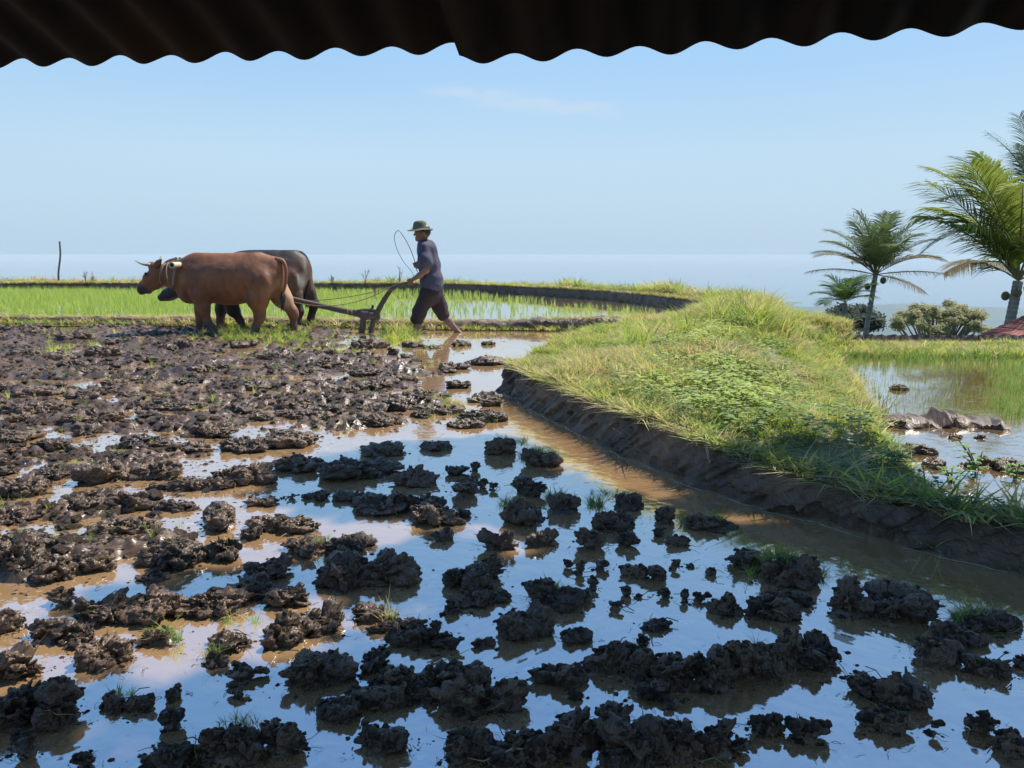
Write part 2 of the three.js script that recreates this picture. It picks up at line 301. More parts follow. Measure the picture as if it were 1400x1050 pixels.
// ------------------------------------------------------------------ water
const rippleTex = noiseTex(512, (u, v) => 0.5 + 0.4 * tileNoise(u, v, 14, 3, 5.2) + 0.15 * tileNoise(u, v, 60, 2, 1.2));
const scum = (() => {                                                   // pale flecks of foam and straw dust drifting on the muddy water
  const S = 2048, c = document.createElement('canvas'); c.width = c.height = S; const x = c.getContext('2d'), R = rng(411);
  x.fillStyle = 'rgb(172,136,94)'; x.fillRect(0, 0, S, S);
  for (let k = 0; k < 260; k++) { x.fillStyle = `rgba(${R() < 0.5 ? '150,116,78' : '186,152,110'},0.10)`; x.beginPath(); x.ellipse(R() * S, R() * S, 40 + R() * 160, 20 + R() * 70, R() * 3, 0, 7); x.fill(); }
  for (let k = 0; k < 7000; k++) {
    const px = R() * S, py = R() * S; if (fbm(px * 0.004, py * 0.004, 5, 3) < 0.02) continue;
    x.fillStyle = `rgba(205,196,180,${0.35 + R() * 0.5})`; x.beginPath(); x.ellipse(px, py, 1 + R() * R() * 9, 0.8 + R() * 2.2, R() * 0.7 - 0.35, 0, 7); x.fill();
  }
  for (let k = 0; k < 130; k++) { x.fillStyle = `rgba(222,216,204,${0.4 + R() * 0.4})`; const px = R() * S, py = R() * S, r = 2 + R() * 6; for (let q = 0; q < 9; q++) { x.beginPath(); x.ellipse(px + (R() - 0.5) * r * 4, py + (R() - 0.5) * r * 2, r * R(), r * 0.6 * R(), 0, 0, 7); x.fill(); } }
  const t = new THREE.CanvasTexture(c); t.wrapS = t.wrapT = THREE.RepeatWrapping; t.colorSpace = THREE.SRGBColorSpace; t.repeat.set(1 / 4.7, 1 / 4.7); return t;
})();
rippleTex.repeat.set(1 / 1.7, 1 / 1.7);
M.water = new THREE.MeshPhysicalMaterial({ map: scum, roughness: 0.05, ior: 6, clearcoat: 1, clearcoatRoughness: 0.03, bumpMap: rippleTex, bumpScale: 0.006 });
M.clearWater = M.water.clone(); M.clearWater.color.setRGB(0.45, 0.47, 0.5);
function waterSheet(name, poly, y, label, mat = M.water) {
  const s = new THREE.Shape(poly.map(([x, z]) => new THREE.Vector2(x, -z))); const g = new THREE.ShapeGeometry(s); g.rotateX(-Math.PI / 2);
  const m = structure(name, g, mat, label, 'water'); m.position.y = y; return m;
}
waterSheet('field_water', [[-30, -0.55], [3.05, -0.55], [2.6, -1.6], [1.95, -2.85], [1.1, -4.2], [0.4, -5.5], [0.1, -6.4], [0.3, -7.6], [1.0, -9.3], [2.3, -11.3], [1.7, -11.75], [-4, -12.2], [-30, -12.75]], 0, 'muddy brown water flooding the ploughed field, mirroring the sky');
waterSheet('seedling_paddy_water', [[-30, -12.75], [-4, -12.2], [1.7, -11.75], [2.6, -11.8], [3.3, -13.2], [3.7, -14.6], [2.3, -19.2], [-1.9, -24.1], [-30, -24.4]], 0.015, 'shallow water standing among the rice seedlings behind the low bund', M.clearWater);
waterSheet('side_paddy_water', [[2.1, -5.3], [1.9, -4.2], [1.9, -3.3], [2.2, -2.45], [14, -2.35], [14, -9.8], [4.4, -10.2], [3.6, -8.8], [3.0, -7.5], [2.6, -6.2]], -0.12, 'shallow water in the small paddy to the right of the grassy hump', M.clearWater);

// ------------------------------------------------------------------ earth bunds and the cut face of the bank
function earthRun(name, path, height, prof, step, label, seed, rough = 0.03) {
  const cv = new THREE.CatmullRomCurve3(path.map(([x, z]) => V(x, 0, z)), false, 'centripetal'); const L = cv.getLength(), n = Math.ceil(L / step), k = prof.length;
  const pts = cv.getSpacedPoints(n), P = [], C = [], U = [], I = [];
  for (let i = 0; i <= n; i++) {
    const t = V().subVectors(pts[Math.min(i + 1, n)], pts[Math.max(i - 1, 0)]).setY(0).normalize(), nx = -t.z, nz = t.x;
    for (let j = 0; j < k; j++) {
      const [a, b] = prof[j]; const hh = typeof height === 'function' ? height(i / n, pts[i]) : height;
      let x = pts[i].x + nx * a, y = b * hh - (b < 0 ? 0 : 0), z = pts[i].z + nz * a;
      const w = rough * (fbm(x * 7 + seed, y * 9, z * 7, 4) * 1.3 + 0.8 * (0.5 - worley(x * 16, y * 12, z * 16)) + 0.55 * Math.abs(vnoise(i * step * 17 + y * 26, y * 5, seed)) + 0.3 * vnoise(i * step * 46 + y * 60, y * 10, seed + 4));
      const cw = rough > 0.05 && seed === 3 ? 0.045 * fbm(x * 2.6, 1, z * 2.6, 3) : 0; x += nx * (w + cw); z += nz * (w + cw); y += w * 0.5 * (b > 0.05 ? 1 : 0);
      P.push(x, y, z); C.push(...mudCol(x * 1.3, y * 2, z * 1.3)); U.push(i * step, j * 0.03);
      if (i && j) { const o = i * k + j; I.push(o - k - 1, o - k, o, o - k - 1, o, o - 1); }
    }
  }
  const g = new THREE.BufferGeometry(); g.setAttribute('position', new THREE.Float32BufferAttribute(P, 3)); g.setAttribute('color', new THREE.Float32BufferAttribute(C, 3)); g.setAttribute('uv', new THREE.Float32BufferAttribute(U, 2)); g.setIndex(I); g.computeVertexNormals();
  return structure(name, g, M.bank, label, 'earth bank');
}
const bundProf = [[-0.04, -0.4], [-0.02, 0], [0.0, 0.25], [0.01, 0.5], [0.03, 0.75], [0.05, 0.93], [0.1, 1.0], [0.2, 1.03], [0.32, 1.0], [0.38, 0.7], [0.42, 0.3], [0.46, -0.4]];
const farProf = bundProf.map(([a, b]) => [a > 0.2 ? a * 1.9 : a, b]);
const faceProf = []; for (let j = 0; j <= 22; j++) { const t = j / 22; faceProf.push([-0.025 + 0.085 * Math.pow(t, 1.3) + (t > 0.9 ? (t - 0.9) * 1.2 : 0), t < 0.12 ? -0.25 + t * 2.1 : Math.min(1, (t - 0.12) / 0.78)]); }
earthRun('bank_face', foot.map(xz).reverse(), (t, p) => bankTop(p.x, p.z) + 0.005, faceProf, 0.014, 'freshly cut dark mud face along the foot of the grassy bank', 3, 0.055);
{ // broken line of dirty foam where the water meets the bank
  const cv = new THREE.CatmullRomCurve3(foot, false, 'centripetal'), n = 2200, pts = cv.getSpacedPoints(n), G = new Geo(); let run = [];
  const flush = () => { if (run.length > 2) G.strip(run.map(r => r[0]), run.map(r => r[1]), run.map(r => r[2])); run = []; };
  for (let k = 1; k < n; k++) { const t = V().subVectors(pts[k + 1], pts[k - 1]).normalize(), s = V(-t.z, 0, t.x), f = fbm(k * 0.021, 3, 1, 3) + 0.25; if (f < 0) { flush(); continue; } run.push([pts[k].clone().addScaledVector(s, (polyDist(BANK, pts[k].x + s.x * 0.02, pts[k].z + s.z * 0.02) > 0 ? -1 : 1) * (0.045 + 0.02 * fbm(k * 0.05, 8, 2, 2))).setY(0.004), 0.003 + 0.012 * f * (0.6 + 0.5 * vnoise(k * 0.3, 0, 0)), s]); }
  flush(); const m = new THREE.Mesh(G.build(), new THREE.MeshStandardMaterial({ color: new THREE.Color(0.42, 0.38, 0.32), roughness: 0.8, side: THREE.DoubleSide })); m.name = 'foam_line'; m.userData = { kind: 'stuff', label: 'thin broken line of dirty foam along the foot of the bank', category: 'foam' }; scene.add(shade(m));
}
const midLine = [[-30, -12.75], [-9, -12.75], [-4, -12.2], [-1, -11.75], [1.7, -11.55], [2.6, -11.7]];
earthRun('earth_bund', midLine.slice().reverse(), (t, p) => 0.115 + 0.07 * sstep(-1, 1.2, p.x) + 0.04 * fbm(p.x * 2.2, 0, 1, 3), bundProf.map(([a, b]) => [-a, b]).reverse().map(([a, b]) => [-a, b]).reverse(), 0.035, 'low dark mud bund behind the plough, between field and seedlings', 9, 0.05);
const farLine = [[-34, -24.4], [-10, -24.2], [-1.9, -23.9], [1.0, -20.9], [2.4, -18.9], [3.3, -16.2], [3.75, -14.3], [3.75, -13.0]];
earthRun('earth_bund', farLine.slice().reverse(), (t, p) => 0.25 + 0.05 * fbm(p.x * 1.2, 2, p.z * 1.2, 3), farProf, 0.06, 'far grass-topped bund with dark cut side at the terrace edge', 17, 0.06);
const rightLine = [[4.1, -9.75], [6, -9.7], [9, -9.6], [15, -9.3]];
earthRun('earth_bund', rightLine.slice().reverse(), 0.06, farProf.map(([a, b]) => [a, b < 0 ? -3 : b * 1.3 - 2.3]), 0.05, 'grassy bund beyond the small side paddy', 23, 0.05);
earthRun('earth_bund', [onY(1212, 588, -0.12), onY(1260, 586, -0.12), onY(1320, 586, -0.12), onY(1384, 591, -0.12)].map(xz).reverse(), t => 0.07 * Math.pow(Math.sin(Math.PI * clamp(t, 0.01, 0.99)), 0.5) * (0.75 + 0.9 * fbm(t * 14, 2, 1, 3)), bundProf.map(([a, b]) => [a * 0.7, b]), 0.014, 'short low ridge of shiny mud across the side paddy', 31, 0.075).position.y = -0.12;

// ------------------------------------------------------------------ mud clods
const icoCache = {};
function ico(detail) {
  if (!icoCache[detail]) { const g = new THREE.IcosahedronGeometry(1, detail); g.deleteAttribute('normal'); g.deleteAttribute('uv'); const m = mergeVertices(g, 1e-5); icoCache[detail] = { p: m.attributes.position.array, i: m.index.array }; }
  return icoCache[detail];
}
function clodGeo(W, H, D, detail, seed, smooth = 0) {
  const { p, i } = ico(detail), R = rng(seed * 7919 + 13), n = p.length / 3, P = new Float32Array(p.length), C = new Float32Array(p.length), U = new Float32Array(n * 2), lobes = [];
  const nl = 3 + Math.floor(R() * 4);
  for (let k = 0; k < nl; k++) { const a = R() * 6.28, rr = 0.35 + R() * 0.35; lobes.push([Math.cos(a) * rr, -0.05 + R() * 0.35, Math.sin(a) * rr, 0.38 + R() * 0.3]); }
  const S = Math.max(W, D), so = seed * 3.17, am = 1 - 0.6 * smooth, fz = Math.min(1, S / 0.16), cut = [R() - 0.5, 0.2 + R() * 0.5, R() * 0.8], cutD = 0.55 + R() * 0.35, cl = Math.hypot(...cut);
  for (let k = 0; k < n; k++) {
    const ux = p[k * 3], uy = p[k * 3 + 1], uz = p[k * 3 + 2]; let r = 0.62;
    for (const [lx, ly, lz, lr] of lobes) { const b = ux * lx + uy * ly + uz * lz, c = lx * lx + ly * ly + lz * lz - lr * lr, q = b * b - c; if (q > 0) { const e = b + Math.sqrt(q); if (e > r) r = e; } }
    r *= 1 + 0.42 * fbm(ux * 1.6 + so, uy * 1.6, uz * 1.6 - so, 3);
    if (R.cut !== 0 && seed % 3 === 0) { const q = (ux * cut[0] + uy * cut[1] + uz * cut[2]) / cl; if (q > 0.05) r = Math.min(r, cutD / q); }   // a face cut flat by the share
    let x = ux * r * W * 0.47, y = uy * r * H * 0.76, z = uz * r * D * 0.47;
    const wx = x + 0.02 * vnoise(x * 22, y * 22, z * 22 + so), wz = z + 0.02 * vnoise(x * 22 + 9, y * 22, z * 22);
    const l1 = 0.5 - worleyC(wx * 17 + so, y * 21, wz * 17), c1 = cellRand - 0.5, l2 = 0.5 - worleyC(wx * 43, y * 50 + so, wz * 43), c2 = cellRand - 0.5;
    const d = am * fz * (0.012 * l1 + 0.036 * c1 + 0.006 * l2 + 0.016 * c2) + fz * (0.014 * fbm(x * 26 + so, y * 26, z * 26, 3) + 0.006 * vnoise(x * 130, y * 130, z * 130));
    x += ux * d; y += uy * d * 0.9; z += uz * d;
    if (y < -0.035) y = -0.035 - 0.015 * h01(k, seed, 1);
    U[k * 2] = x * 2.1 + z * 1.1 + so; U[k * 2 + 1] = y * 2.1 + z * 1.6; P[k * 3] = x; P[k * 3 + 1] = y; P[k * 3 + 2] = z; const c = mudCol(x + so, y, z); for (let e = 0; e < 3; e++) C[k * 3 + e] = c[e];
  }
  const g = new THREE.BufferGeometry(); g.setAttribute('position', new THREE.BufferAttribute(P, 3)); g.setAttribute('color', new THREE.BufferAttribute(C, 3)); g.setAttribute('uv', new THREE.BufferAttribute(U, 2)); g.setIndex(new THREE.BufferAttribute(i.slice(), 1)); g.computeVertexNormals(); return g;
}
const onClods = [];
for (const c of clods) {
  const g = clodGeo(c.W, c.H, c.D, c.px > 70 ? 24 : c.px > 36 ? 17 : c.px > 20 ? 11 : 8, c.seed, c.smooth);
  const lit = c.cy < 590 || (c.cx < 330 && c.cy < 770), nearBank = polyDist(BANK, c.x, c.z) > -0.55, flat = c.H < c.W * 0.3;
  const size = c.W > 0.34 ? 'very large' : c.W > 0.24 ? 'large' : c.W > 0.15 ? 'fist-sized' : c.W > 0.08 ? 'small' : 'tiny';
  const where = c.cy < 480 ? 'in the mud just behind the oxen and plough' : lit ? (c.cy < 560 ? 'in the sunlit ploughed ground before the oxen' : 'between sunlit puddles of the ploughed left side') : nearBank ? 'in brown water near the foot of the bank' : c.z > -2.3 ? 'in blue-mirroring water nearest the shelter roof' : c.z > -3.4 ? 'in the shaded water of the open middle' : 'at the edge of the shade in midfield water';
  const m = single('mud_clod', g, M.clod, size + ' ' + (flat ? 'flat slab of mud ' : 'crumbly dark mud clod ') + where, 'mud clod', 'mud clods of the ploughed field');
  m.position.set(c.x, Math.max(0, groundH(c.x, c.z) * 0.6), c.z);
  { const a = g.attributes.position, nn = g.attributes.normal, cnt = Math.round(c.px * 1.5), R = rng(c.seed + 5000); for (let k = 0; k < cnt; k++) { const v = Math.floor(R() * a.count); if (a.getY(v) < 0.004 || nn.getY(v) < -0.1) continue; onClods.push([a.getX(v) + m.position.x, a.getY(v) + m.position.y, a.getZ(v) + m.position.z, 0.007 + 0.026 * Math.pow(R(), 2.2)]); } }
}
// crumbs fallen around the clods
{
  const R = rng(31), geos = [1, 2, 3].map(s => clodGeo(1, 0.7, 0.85, 3, 900 + s)), lists = [[], [], []];
  const push = (x, z, s) => lists[Math.floor(R() * 3)].push([x, Math.max(-0.25 * s, groundH(x, z) - 0.1 * s), z, s, R() * 6.28]);
  for (const c of clods) { const n = Math.round(c.px * (c.cy > 560 ? 0.8 : 0.35)); for (let k = 0; k < n; k++) { const a = R() * 6.28, rr = 0.38 + Math.pow(R(), 2.5) * 0.6; push(c.x + Math.cos(a) * rr * c.W, c.z + Math.sin(a) * rr * Math.max(c.D, c.W * 0.6), 0.006 + 0.034 * Math.pow(R(), 3)); } }
  for (let k = 0; k < 26000; k++) { const px = R() * 1000 - 60, py = 446 + R() * R() * 400; if (R() > density(px, py)) continue; const p = onY(px, py); push(p.x, p.z, 0.012 + 0.07 * Math.pow(R(), 2.0)); }
  for (const [x, y, z, s] of onClods) lists[Math.floor(R() * 3)].push([x, y, z, s, R() * 6.28]);
  const all = new THREE.Group(); all.name = 'mud_crumbs'; all.userData = { kind: 'stuff', label: 'small crumbs of mud strewn around the clods', category: 'mud crumbs' };
  geos.forEach((g, k) => { const im = new THREE.InstancedMesh(g, M.clod, lists[k].length), o = new THREE.Object3D(); lists[k].forEach(([x, y, z, s, r], q) => { o.position.set(x, y, z); o.scale.setScalar(s); o.scale.y *= 0.8; o.rotation.set(0, r, 0); o.updateMatrix(); im.setMatrixAt(q, o.matrix); }); im.name = 'crumb'; im.userData.kind = 'stuff'; all.add(im); });
  scene.add(shade(all));
}

// ------------------------------------------------------------------ grass, seedlings and weeds
function tuftGeo(n, spread, bend, w, seed, segs = 3) {                    // unit height
  const R = rng(seed), G = new Geo();
  for (let k = 0; k < n; k++) {
    const a = R() * 6.28, lean = spread * (0.25 + R()), L = 0.55 + R() * 0.5, b = bend * (0.5 + R()), bx = (R() - 0.5) * 0.22, bz = (R() - 0.5) * 0.22, pts = [], ws = [];
    for (let q = 0; q <= segs; q++) { const t = q / segs, e = lean * t + b * t * t; pts.push(V(bx + Math.cos(a) * e * L, L * (t - 0.35 * b * t * t), bz + Math.sin(a) * e * L)); ws.push(w * (t < 0.3 ? 0.75 + t : 1.05 - (t - 0.3) * 1.42) + 0.0006); }
    const tw = a + 1.57 + (R() - 0.5) * 1.2; G.strip(pts, ws, V(Math.cos(tw), 0, Math.sin(tw)));
  }
  return G.build();
}
const TUFT = { fine: [tuftGeo(12, 0.42, 0.4, 0.05, 1), tuftGeo(10, 0.6, 0.55, 0.06, 2), tuftGeo(13, 0.35, 0.75, 0.045, 3)], rice: [tuftGeo(7, 0.22, 0.12, 0.032, 4), tuftGeo(6, 0.3, 0.2, 0.034, 5)], long: [tuftGeo(9, 0.4, 0.5, 0.026, 6, 4), tuftGeo(8, 0.28, 0.8, 0.024, 7, 4)], thin: [tuftGeo(4, 0.25, 0.25, 0.014, 8), tuftGeo(3, 0.4, 0.3, 0.014, 9)] };
function leafCluster(n, size, R0, seed) {
  const R = rng(seed), G = new Geo();
  for (let k = 0; k < n; k++) {
    const c = V((R() - 0.5) * 2 * R0, R() * R0, (R() - 0.5) * 2 * R0), a = R() * 6.28, d = V(Math.cos(a), 0.3 * (R() - 0.4), Math.sin(a)).normalize(), s = V(-d.z, 0.5 * (R() - 0.5), d.x).normalize(), L = size * (0.6 + 0.7 * R());
    const at = (u, w) => { const p = c.clone().addScaledVector(d, u * L).addScaledVector(s, w * L); p.y += -0.25 * L * (w * w * 4 + u * u * 0.5) + 0.15 * L; return G.v(p.x, p.y, p.z); };
    const b = at(0, 0), t = at(1, 0), m = at(0.5, 0), l1 = at(0.15, 0.32), l2 = at(0.55, 0.3), r1 = at(0.15, -0.32), r2 = at(0.55, -0.3);
    G.tri(b, m, l1); G.tri(l1, m, l2); G.tri(l2, m, t); G.tri(b, r1, m); G.tri(r1, r2, m); G.tri(r2, t, m);
  }
  return G.build();
}
function field(name, geos, items, label, category, mat = M.grass) {      // items: [x, y, z, height, width, r, g, b, turn]
  const grp = new THREE.Group(); grp.name = numbered(name); grp.userData = { kind: 'stuff', label, category };
  const o = new THREE.Object3D(), col = new THREE.Color();
  geos.forEach((g, k) => {
    const mine = items.filter((_, q) => q % geos.length === k); if (!mine.length) return; const im = new THREE.InstancedMesh(g, mat, mine.length);
    mine.forEach((it, q) => { o.position.set(it[0], it[1], it[2]); o.scale.set(it[4], it[3], it[4]); o.rotation.set((h01(q, k, 3) - 0.5) * 0.3, it[8], (h01(q, k, 4) - 0.5) * 0.3); o.updateMatrix(); im.setMatrixAt(q, o.matrix); im.setColorAt(q, col.setRGB(it[5], it[6], it[7])); });
    im.name = category.replace(/ /g, '_'); im.userData.kind = 'stuff'; grp.add(im);
  });
  scene.add(shade(grp)); return grp;
}
const GREENS = [[0.38, 0.46, 0.06], [0.25, 0.37, 0.05], [0.50, 0.52, 0.09], [0.15, 0.25, 0.045], [0.52, 0.48, 0.13]], DRY = [[0.58, 0.47, 0.21], [0.46, 0.37, 0.18], [0.64, 0.53, 0.26]];
const pickC = (R, set, v = 0.25) => { const c = set[Math.floor(R() * set.length)], k = 1 - v + 2 * v * R(); return [c[0] * k, c[1] * k, c[2] * k]; };
{
  const R = rng(101), fine = [], longs = [], vines = [];
  for (let k = 0; k < 62000; k++) {
    // more samples near the camera side
    const x = -0.3 + R() * 5.2, z = -14.5 + Math.pow(R(), 0.62) * 13.3, b = polyDist(BANK, x, z); if (b < 0.06) continue;
    const y = groundH(x, z), n = fbm(x * 1.1, 9, z * 1.1, 3), hump = sstep(0.26, 0.5, y), n2 = fbm(x * 3, 4, z * 3, 2);
    const edge = 1 - sstep(0.06, 0.3, b);
    const dryP = clamp(0.22 + 0.95 * n + 0.1 * hump + 0.12 * edge), c = R() < dryP ? pickC(R, DRY) : pickC(R, GREENS);
    if (n2 < -0.16 && R() < 0.7) continue;
    const hh = (0.05 + 0.065 * R() + 0.16 * hump * R() + 0.09 * Math.max(0, n)) * (1 + 0.9 * n2) * mix(1, 0.6, sstep(-4.4, -3.4, z));
    fine.push([x, y - 0.01, z, hh, hh * (0.9 + 0.5 * R()), ...c, R() * 6.28]);
    if ((hump > 0.3 && R() < 0.13 + 0.05 * (x > 2.9)) || R() < 0.025) longs.push([x, y - 0.01, z, 0.14 + 0.06 * R() + 0.26 * R() * hump, 0.2 + 0.16 * R(), ...pickC(R, R() < 0.3 ? DRY : GREENS), R() * 6.28]);
  }
  // bent grass at the lip of the cut face
  const cv = new THREE.CatmullRomCurve3(foot, false, 'centripetal'), pts = cv.getSpacedPoints(1500);
  for (let k = 1; k < 1500; k++) { const t = V().subVectors(pts[k + 1] ?? pts[k], pts[k - 1]).normalize(), nx = t.z, nz = -t.x, a = 0.07 + 0.1 * R(); const s = Math.sign((2.6 - pts[k].x) * nx + (-7 - pts[k].z) * nz) || 1, x = pts[k].x + nx * a * s, z = pts[k].z + nz * a * s; if (polyDist(BANK, x, z) < 0.04) continue; const hh = 0.05 + 0.11 * R() * R(); fine.push([x, bankTop(x, z) - 0.02, z, hh, hh * 1.9, ...pickC(R, R() < 0.4 ? DRY : GREENS), R() * 6.28]); }
  // tall tussocks on the crest, against the sky
  for (const [px, py, n, w] of [[1010, 440, 26, 26], [1050, 445, 34, 26], [985, 440, 16, 18], [1080, 455, 22, 16], [930, 455, 12, 22], [870, 470, 8, 20], [1035, 440, 22, 20]]) for (let k = 0; k < n; k++) { const p = hit(px + (R() - 0.5) * 2 * w, py + R() * 14); longs.push([p.x, groundH(p.x, p.z) - 0.02, p.z, 0.28 + 0.25 * R(), 0.3 + 0.2 * R(), ...pickC(R, GREENS), R() * 6.28]); }
  for (let k = 0; k < 650; k++) { const u = (R() + R()) / 2 - 0.5, py = 452 + Math.pow(R(), 1.5) * 130, px = 935 + 0.35 * (py - 452) + u * 260 + 26 * Math.sin(py * 0.07); const p = hit(px, py); if (polyDist(BANK, p.x, p.z) < 0.2 || fbm(p.x * 2.6, 3, p.z * 2.6, 2) < -0.04) continue; const g = 0.8 + 0.5 * R(); vines.push([p.x, p.y + 0.05 + 0.08 * R(), p.z, 0.9, 0.6 + 0.6 * R(), 0.34 * g, 0.43 * g, 0.06 * g, R() * 6.28]); }
  for (let k = 0; k < 500; k++) { const px = 820 + R() * 380, py = 470 + R() * 140; const p = hit(px, py); if (polyDist(BANK, p.x, p.z) < 0.2) continue; const g = 0.6 + 0.5 * R(); vines.push([p.x, p.y + 0.07, p.z, 0.9, 0.9, 0.22 * g, 0.33 * g, 0.06 * g, R() * 6.28]); }
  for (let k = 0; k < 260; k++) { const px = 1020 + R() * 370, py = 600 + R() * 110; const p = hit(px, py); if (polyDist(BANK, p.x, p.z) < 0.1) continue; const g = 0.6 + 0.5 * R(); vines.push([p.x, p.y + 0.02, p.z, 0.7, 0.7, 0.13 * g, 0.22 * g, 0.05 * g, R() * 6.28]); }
  field('bank_grass', TUFT.fine, fine, 'short yellow-green grass covering the bank and its hump', 'grass');
  field('tall_grass', TUFT.long, longs, 'long arching grass blades on the crest of the hump', 'tall grass');
  field('creeping_vines', [leafCluster(9, 0.035, 0.06, 61), leafCluster(8, 0.042, 0.07, 62)], vines, 'bright broad-leaved creepers spreading over the hump', 'creeper');
}
{
  const R = rng(202), rice = [], weeds = [], dry = [];
  // seedling beds
  for (let k = 0; k < 60000; k++) {
    const x = -24 + R() * 28, z = -24.0 + R() * 11.8, p = toPx(x, 0, z); if (p[0] < -60 || p[0] > 985) continue; if (x > mix(3.6, -1.9, clamp((-14 - z) / 10))) continue;
    const right = sstep(350, 640, p[0]); if (z > -12.75 + 0.95 * sstep(-9, -1, x)) continue;
    const n = fbm(x * 0.7, 3, z * 1.6, 3); let keep = mix(0.62, 0.13, right); if (n < 0.02) keep *= 0.35; keep *= mix(1, 0.45, sstep(-15.5, -13, z) * (1 - 0.5 * sstep(-3, 0, x))); if (R() > keep) continue;
    const g = 0.8 + 0.4 * R(); rice.push([x, 0.0, z, mix(0.2, 0.15, right) * (0.7 + 0.6 * R()), 0.2, 0.36 * g, 0.47 * g, 0.08 * g, R() * 6.28]);
  }
  // grass at the oxen's feet and in the wet strip
  const patch = (px0, px1, py0, py1, n, hmin, hmax, set = GREENS, w = 0.5) => { for (let k = 0; k < n; k++) { const p = onY(px0 + R() * (px1 - px0), py0 + R() * (py1 - py0)); const h = hmin + (hmax - hmin) * R(); weeds.push([p.x, Math.min(0.03, groundH(p.x, p.z)) - 0.01, p.z, h, h * (0.5 + w * R()), ...pickC(R, set), R() * 6.28]); } };
  patch(300, 425, 452, 470, 330, 0.06, 0.18); patch(520, 570, 452, 468, 120, 0.1, 0.26); patch(640, 860, 440, 470, 110, 0.06, 0.14); patch(380, 700, 460, 484, 420, 0.04, 0.13); patch(560, 700, 470, 520, 90, 0.03, 0.09); patch(250, 330, 458, 472, 60, 0.06, 0.14);
  patch(575, 690, 535, 585, 330, 0.03, 0.09, [...GREENS, ...DRY]); patch(600, 670, 545, 580, 220, 0.03, 0.07, DRY); patch(420, 520, 560, 600, 50, 0.03, 0.08, [...GREENS, ...DRY]); patch(150, 210, 645, 655, 20, 0.03, 0.07); patch(60, 130, 445, 480, 60, 0.08, 0.16); patch(0, 600, 448, 560, 200, 0.04, 0.12); patch(0, 420, 560, 780, 110, 0.03, 0.09);
  patch(0, 480, 780, 900, 20, 0.03, 0.08); patch(480, 1400, 700, 1000, 26, 0.02, 0.07);
  // sods still carrying grass
  const sod = (px, py, n, s, h, w = 0.5) => { for (let k = 0; k < n; k++) { const p = onY(px + (R() - 0.5) * s * 2, py + (R() - 0.5) * s * 0.5); const c = clods.reduce((a, b) => Math.hypot(b.x - p.x, b.z - p.z) < Math.hypot(a.x - p.x, a.z - p.z) ? b : a); const q = 1 - Math.pow(Math.hypot((p.x - c.x) / (c.W * 0.5), (p.z - c.z) / (c.D * 0.5)), 2); const hh = 0.75 * h * (0.5 + R()); weeds.push([p.x, 0.8 * c.H * Math.sqrt(clamp(q)) - 0.01, p.z, hh, hh * (0.6 + w * R()), ...pickC(R, [GREENS[1], GREENS[3], DRY[1]]), R() * 6.28]); } };
  sod(1065, 780, 120, 44, 0.06, 1); sod(1100, 790, 40, 30, 0.05, 1); sod(1335, 848, 70, 34, 0.055, 1); sod(755, 815, 50, 24, 0.05, 1.2); sod(735, 622, 70, 26, 0.06, 1); sod(690, 605, 20, 18, 0.06); sod(768, 685, 34, 20, 0.07, 1); sod(815, 690, 20, 10, 0.07); sod(830, 676, 26, 24, 0.04, 1); sod(960, 715, 26, 30, 0.05, 1.4); sod(700, 690, 20, 16, 0.07); sod(534, 846, 12, 8, 0.09); sod(1010, 905, 12, 26, 0.04); sod(1260, 880, 14, 24, 0.04); sod(330, 850, 14, 24, 0.05); sod(290, 902, 10, 10, 0.06); sod(240, 880, 10, 10, 0.06); sod(330, 985, 10, 24, 0.05); sod(170, 950, 8, 16, 0.05); sod(700, 600, 14, 26, 0.06); sod(130, 640, 14, 24, 0.06); sod(150, 625, 14, 14, 0.05); sod(310, 720, 8, 10, 0.05); sod(440, 750, 10, 14, 0.05);
  // tops of the bunds
  const along = (line, n, a0, a1, y, h, dryP, sgn = 1) => { const cv = new THREE.CatmullRomCurve3(line.map(([x, z]) => V(x, 0, z)), false, 'centripetal'); const pts = cv.getSpacedPoints(n); for (let k = 1; k < n; k++) { const t = V().subVectors(pts[k + 1], pts[k - 1]).normalize(), a = a0 + (a1 - a0) * R(), x = pts[k].x + t.z * a * sgn, z = pts[k].z - t.x * a * sgn; const p = toPx(x, 0, z); if (p[0] < -80 || p[0] > 1480) continue; const nn = fbm(x * 0.8, 1, z * 0.8, 3), hh = h * (0.5 + R()) * (1 + 0.8 * nn); dry.push([x, (typeof y === 'function' ? y(x) : y) - 0.015, z, hh, hh * 1.3, ...pickC(R, R() < dryP + nn * 0.5 ? DRY : GREENS), R() * 6.28]); } };
  along(midLine, 5200, 0.06, 0.42, x => 0.115 + 0.07 * sstep(-1, 1.2, x), 0.06, 0.8); along(farLine, 9000, 0.06, 0.75, 0.255, 0.09, 0.45); along(farLine, 3000, 0.05, 0.15, 0.25, 0.07, 0.5); along(farLine, 900, 0.5, 0.8, 0.24, 0.2, 0.3); along(rightLine, 5600, 0.02, 0.95, -0.06, 0.06, 0.5); along(rightLine, 900, 0.0, 0.8, -0.07, 0.12, 0.3); along(rightLine, 1500, -0.25, 0.0, -0.12, 0.13, 0.2); along(midLine, 800, -0.1, 0.0, 0.03, 0.12, 0.3);
  along(farLine.slice(3), 500, 0.35, 0.75, 0.24, 0.22, 0.2);
  // side paddy
  const side = [];
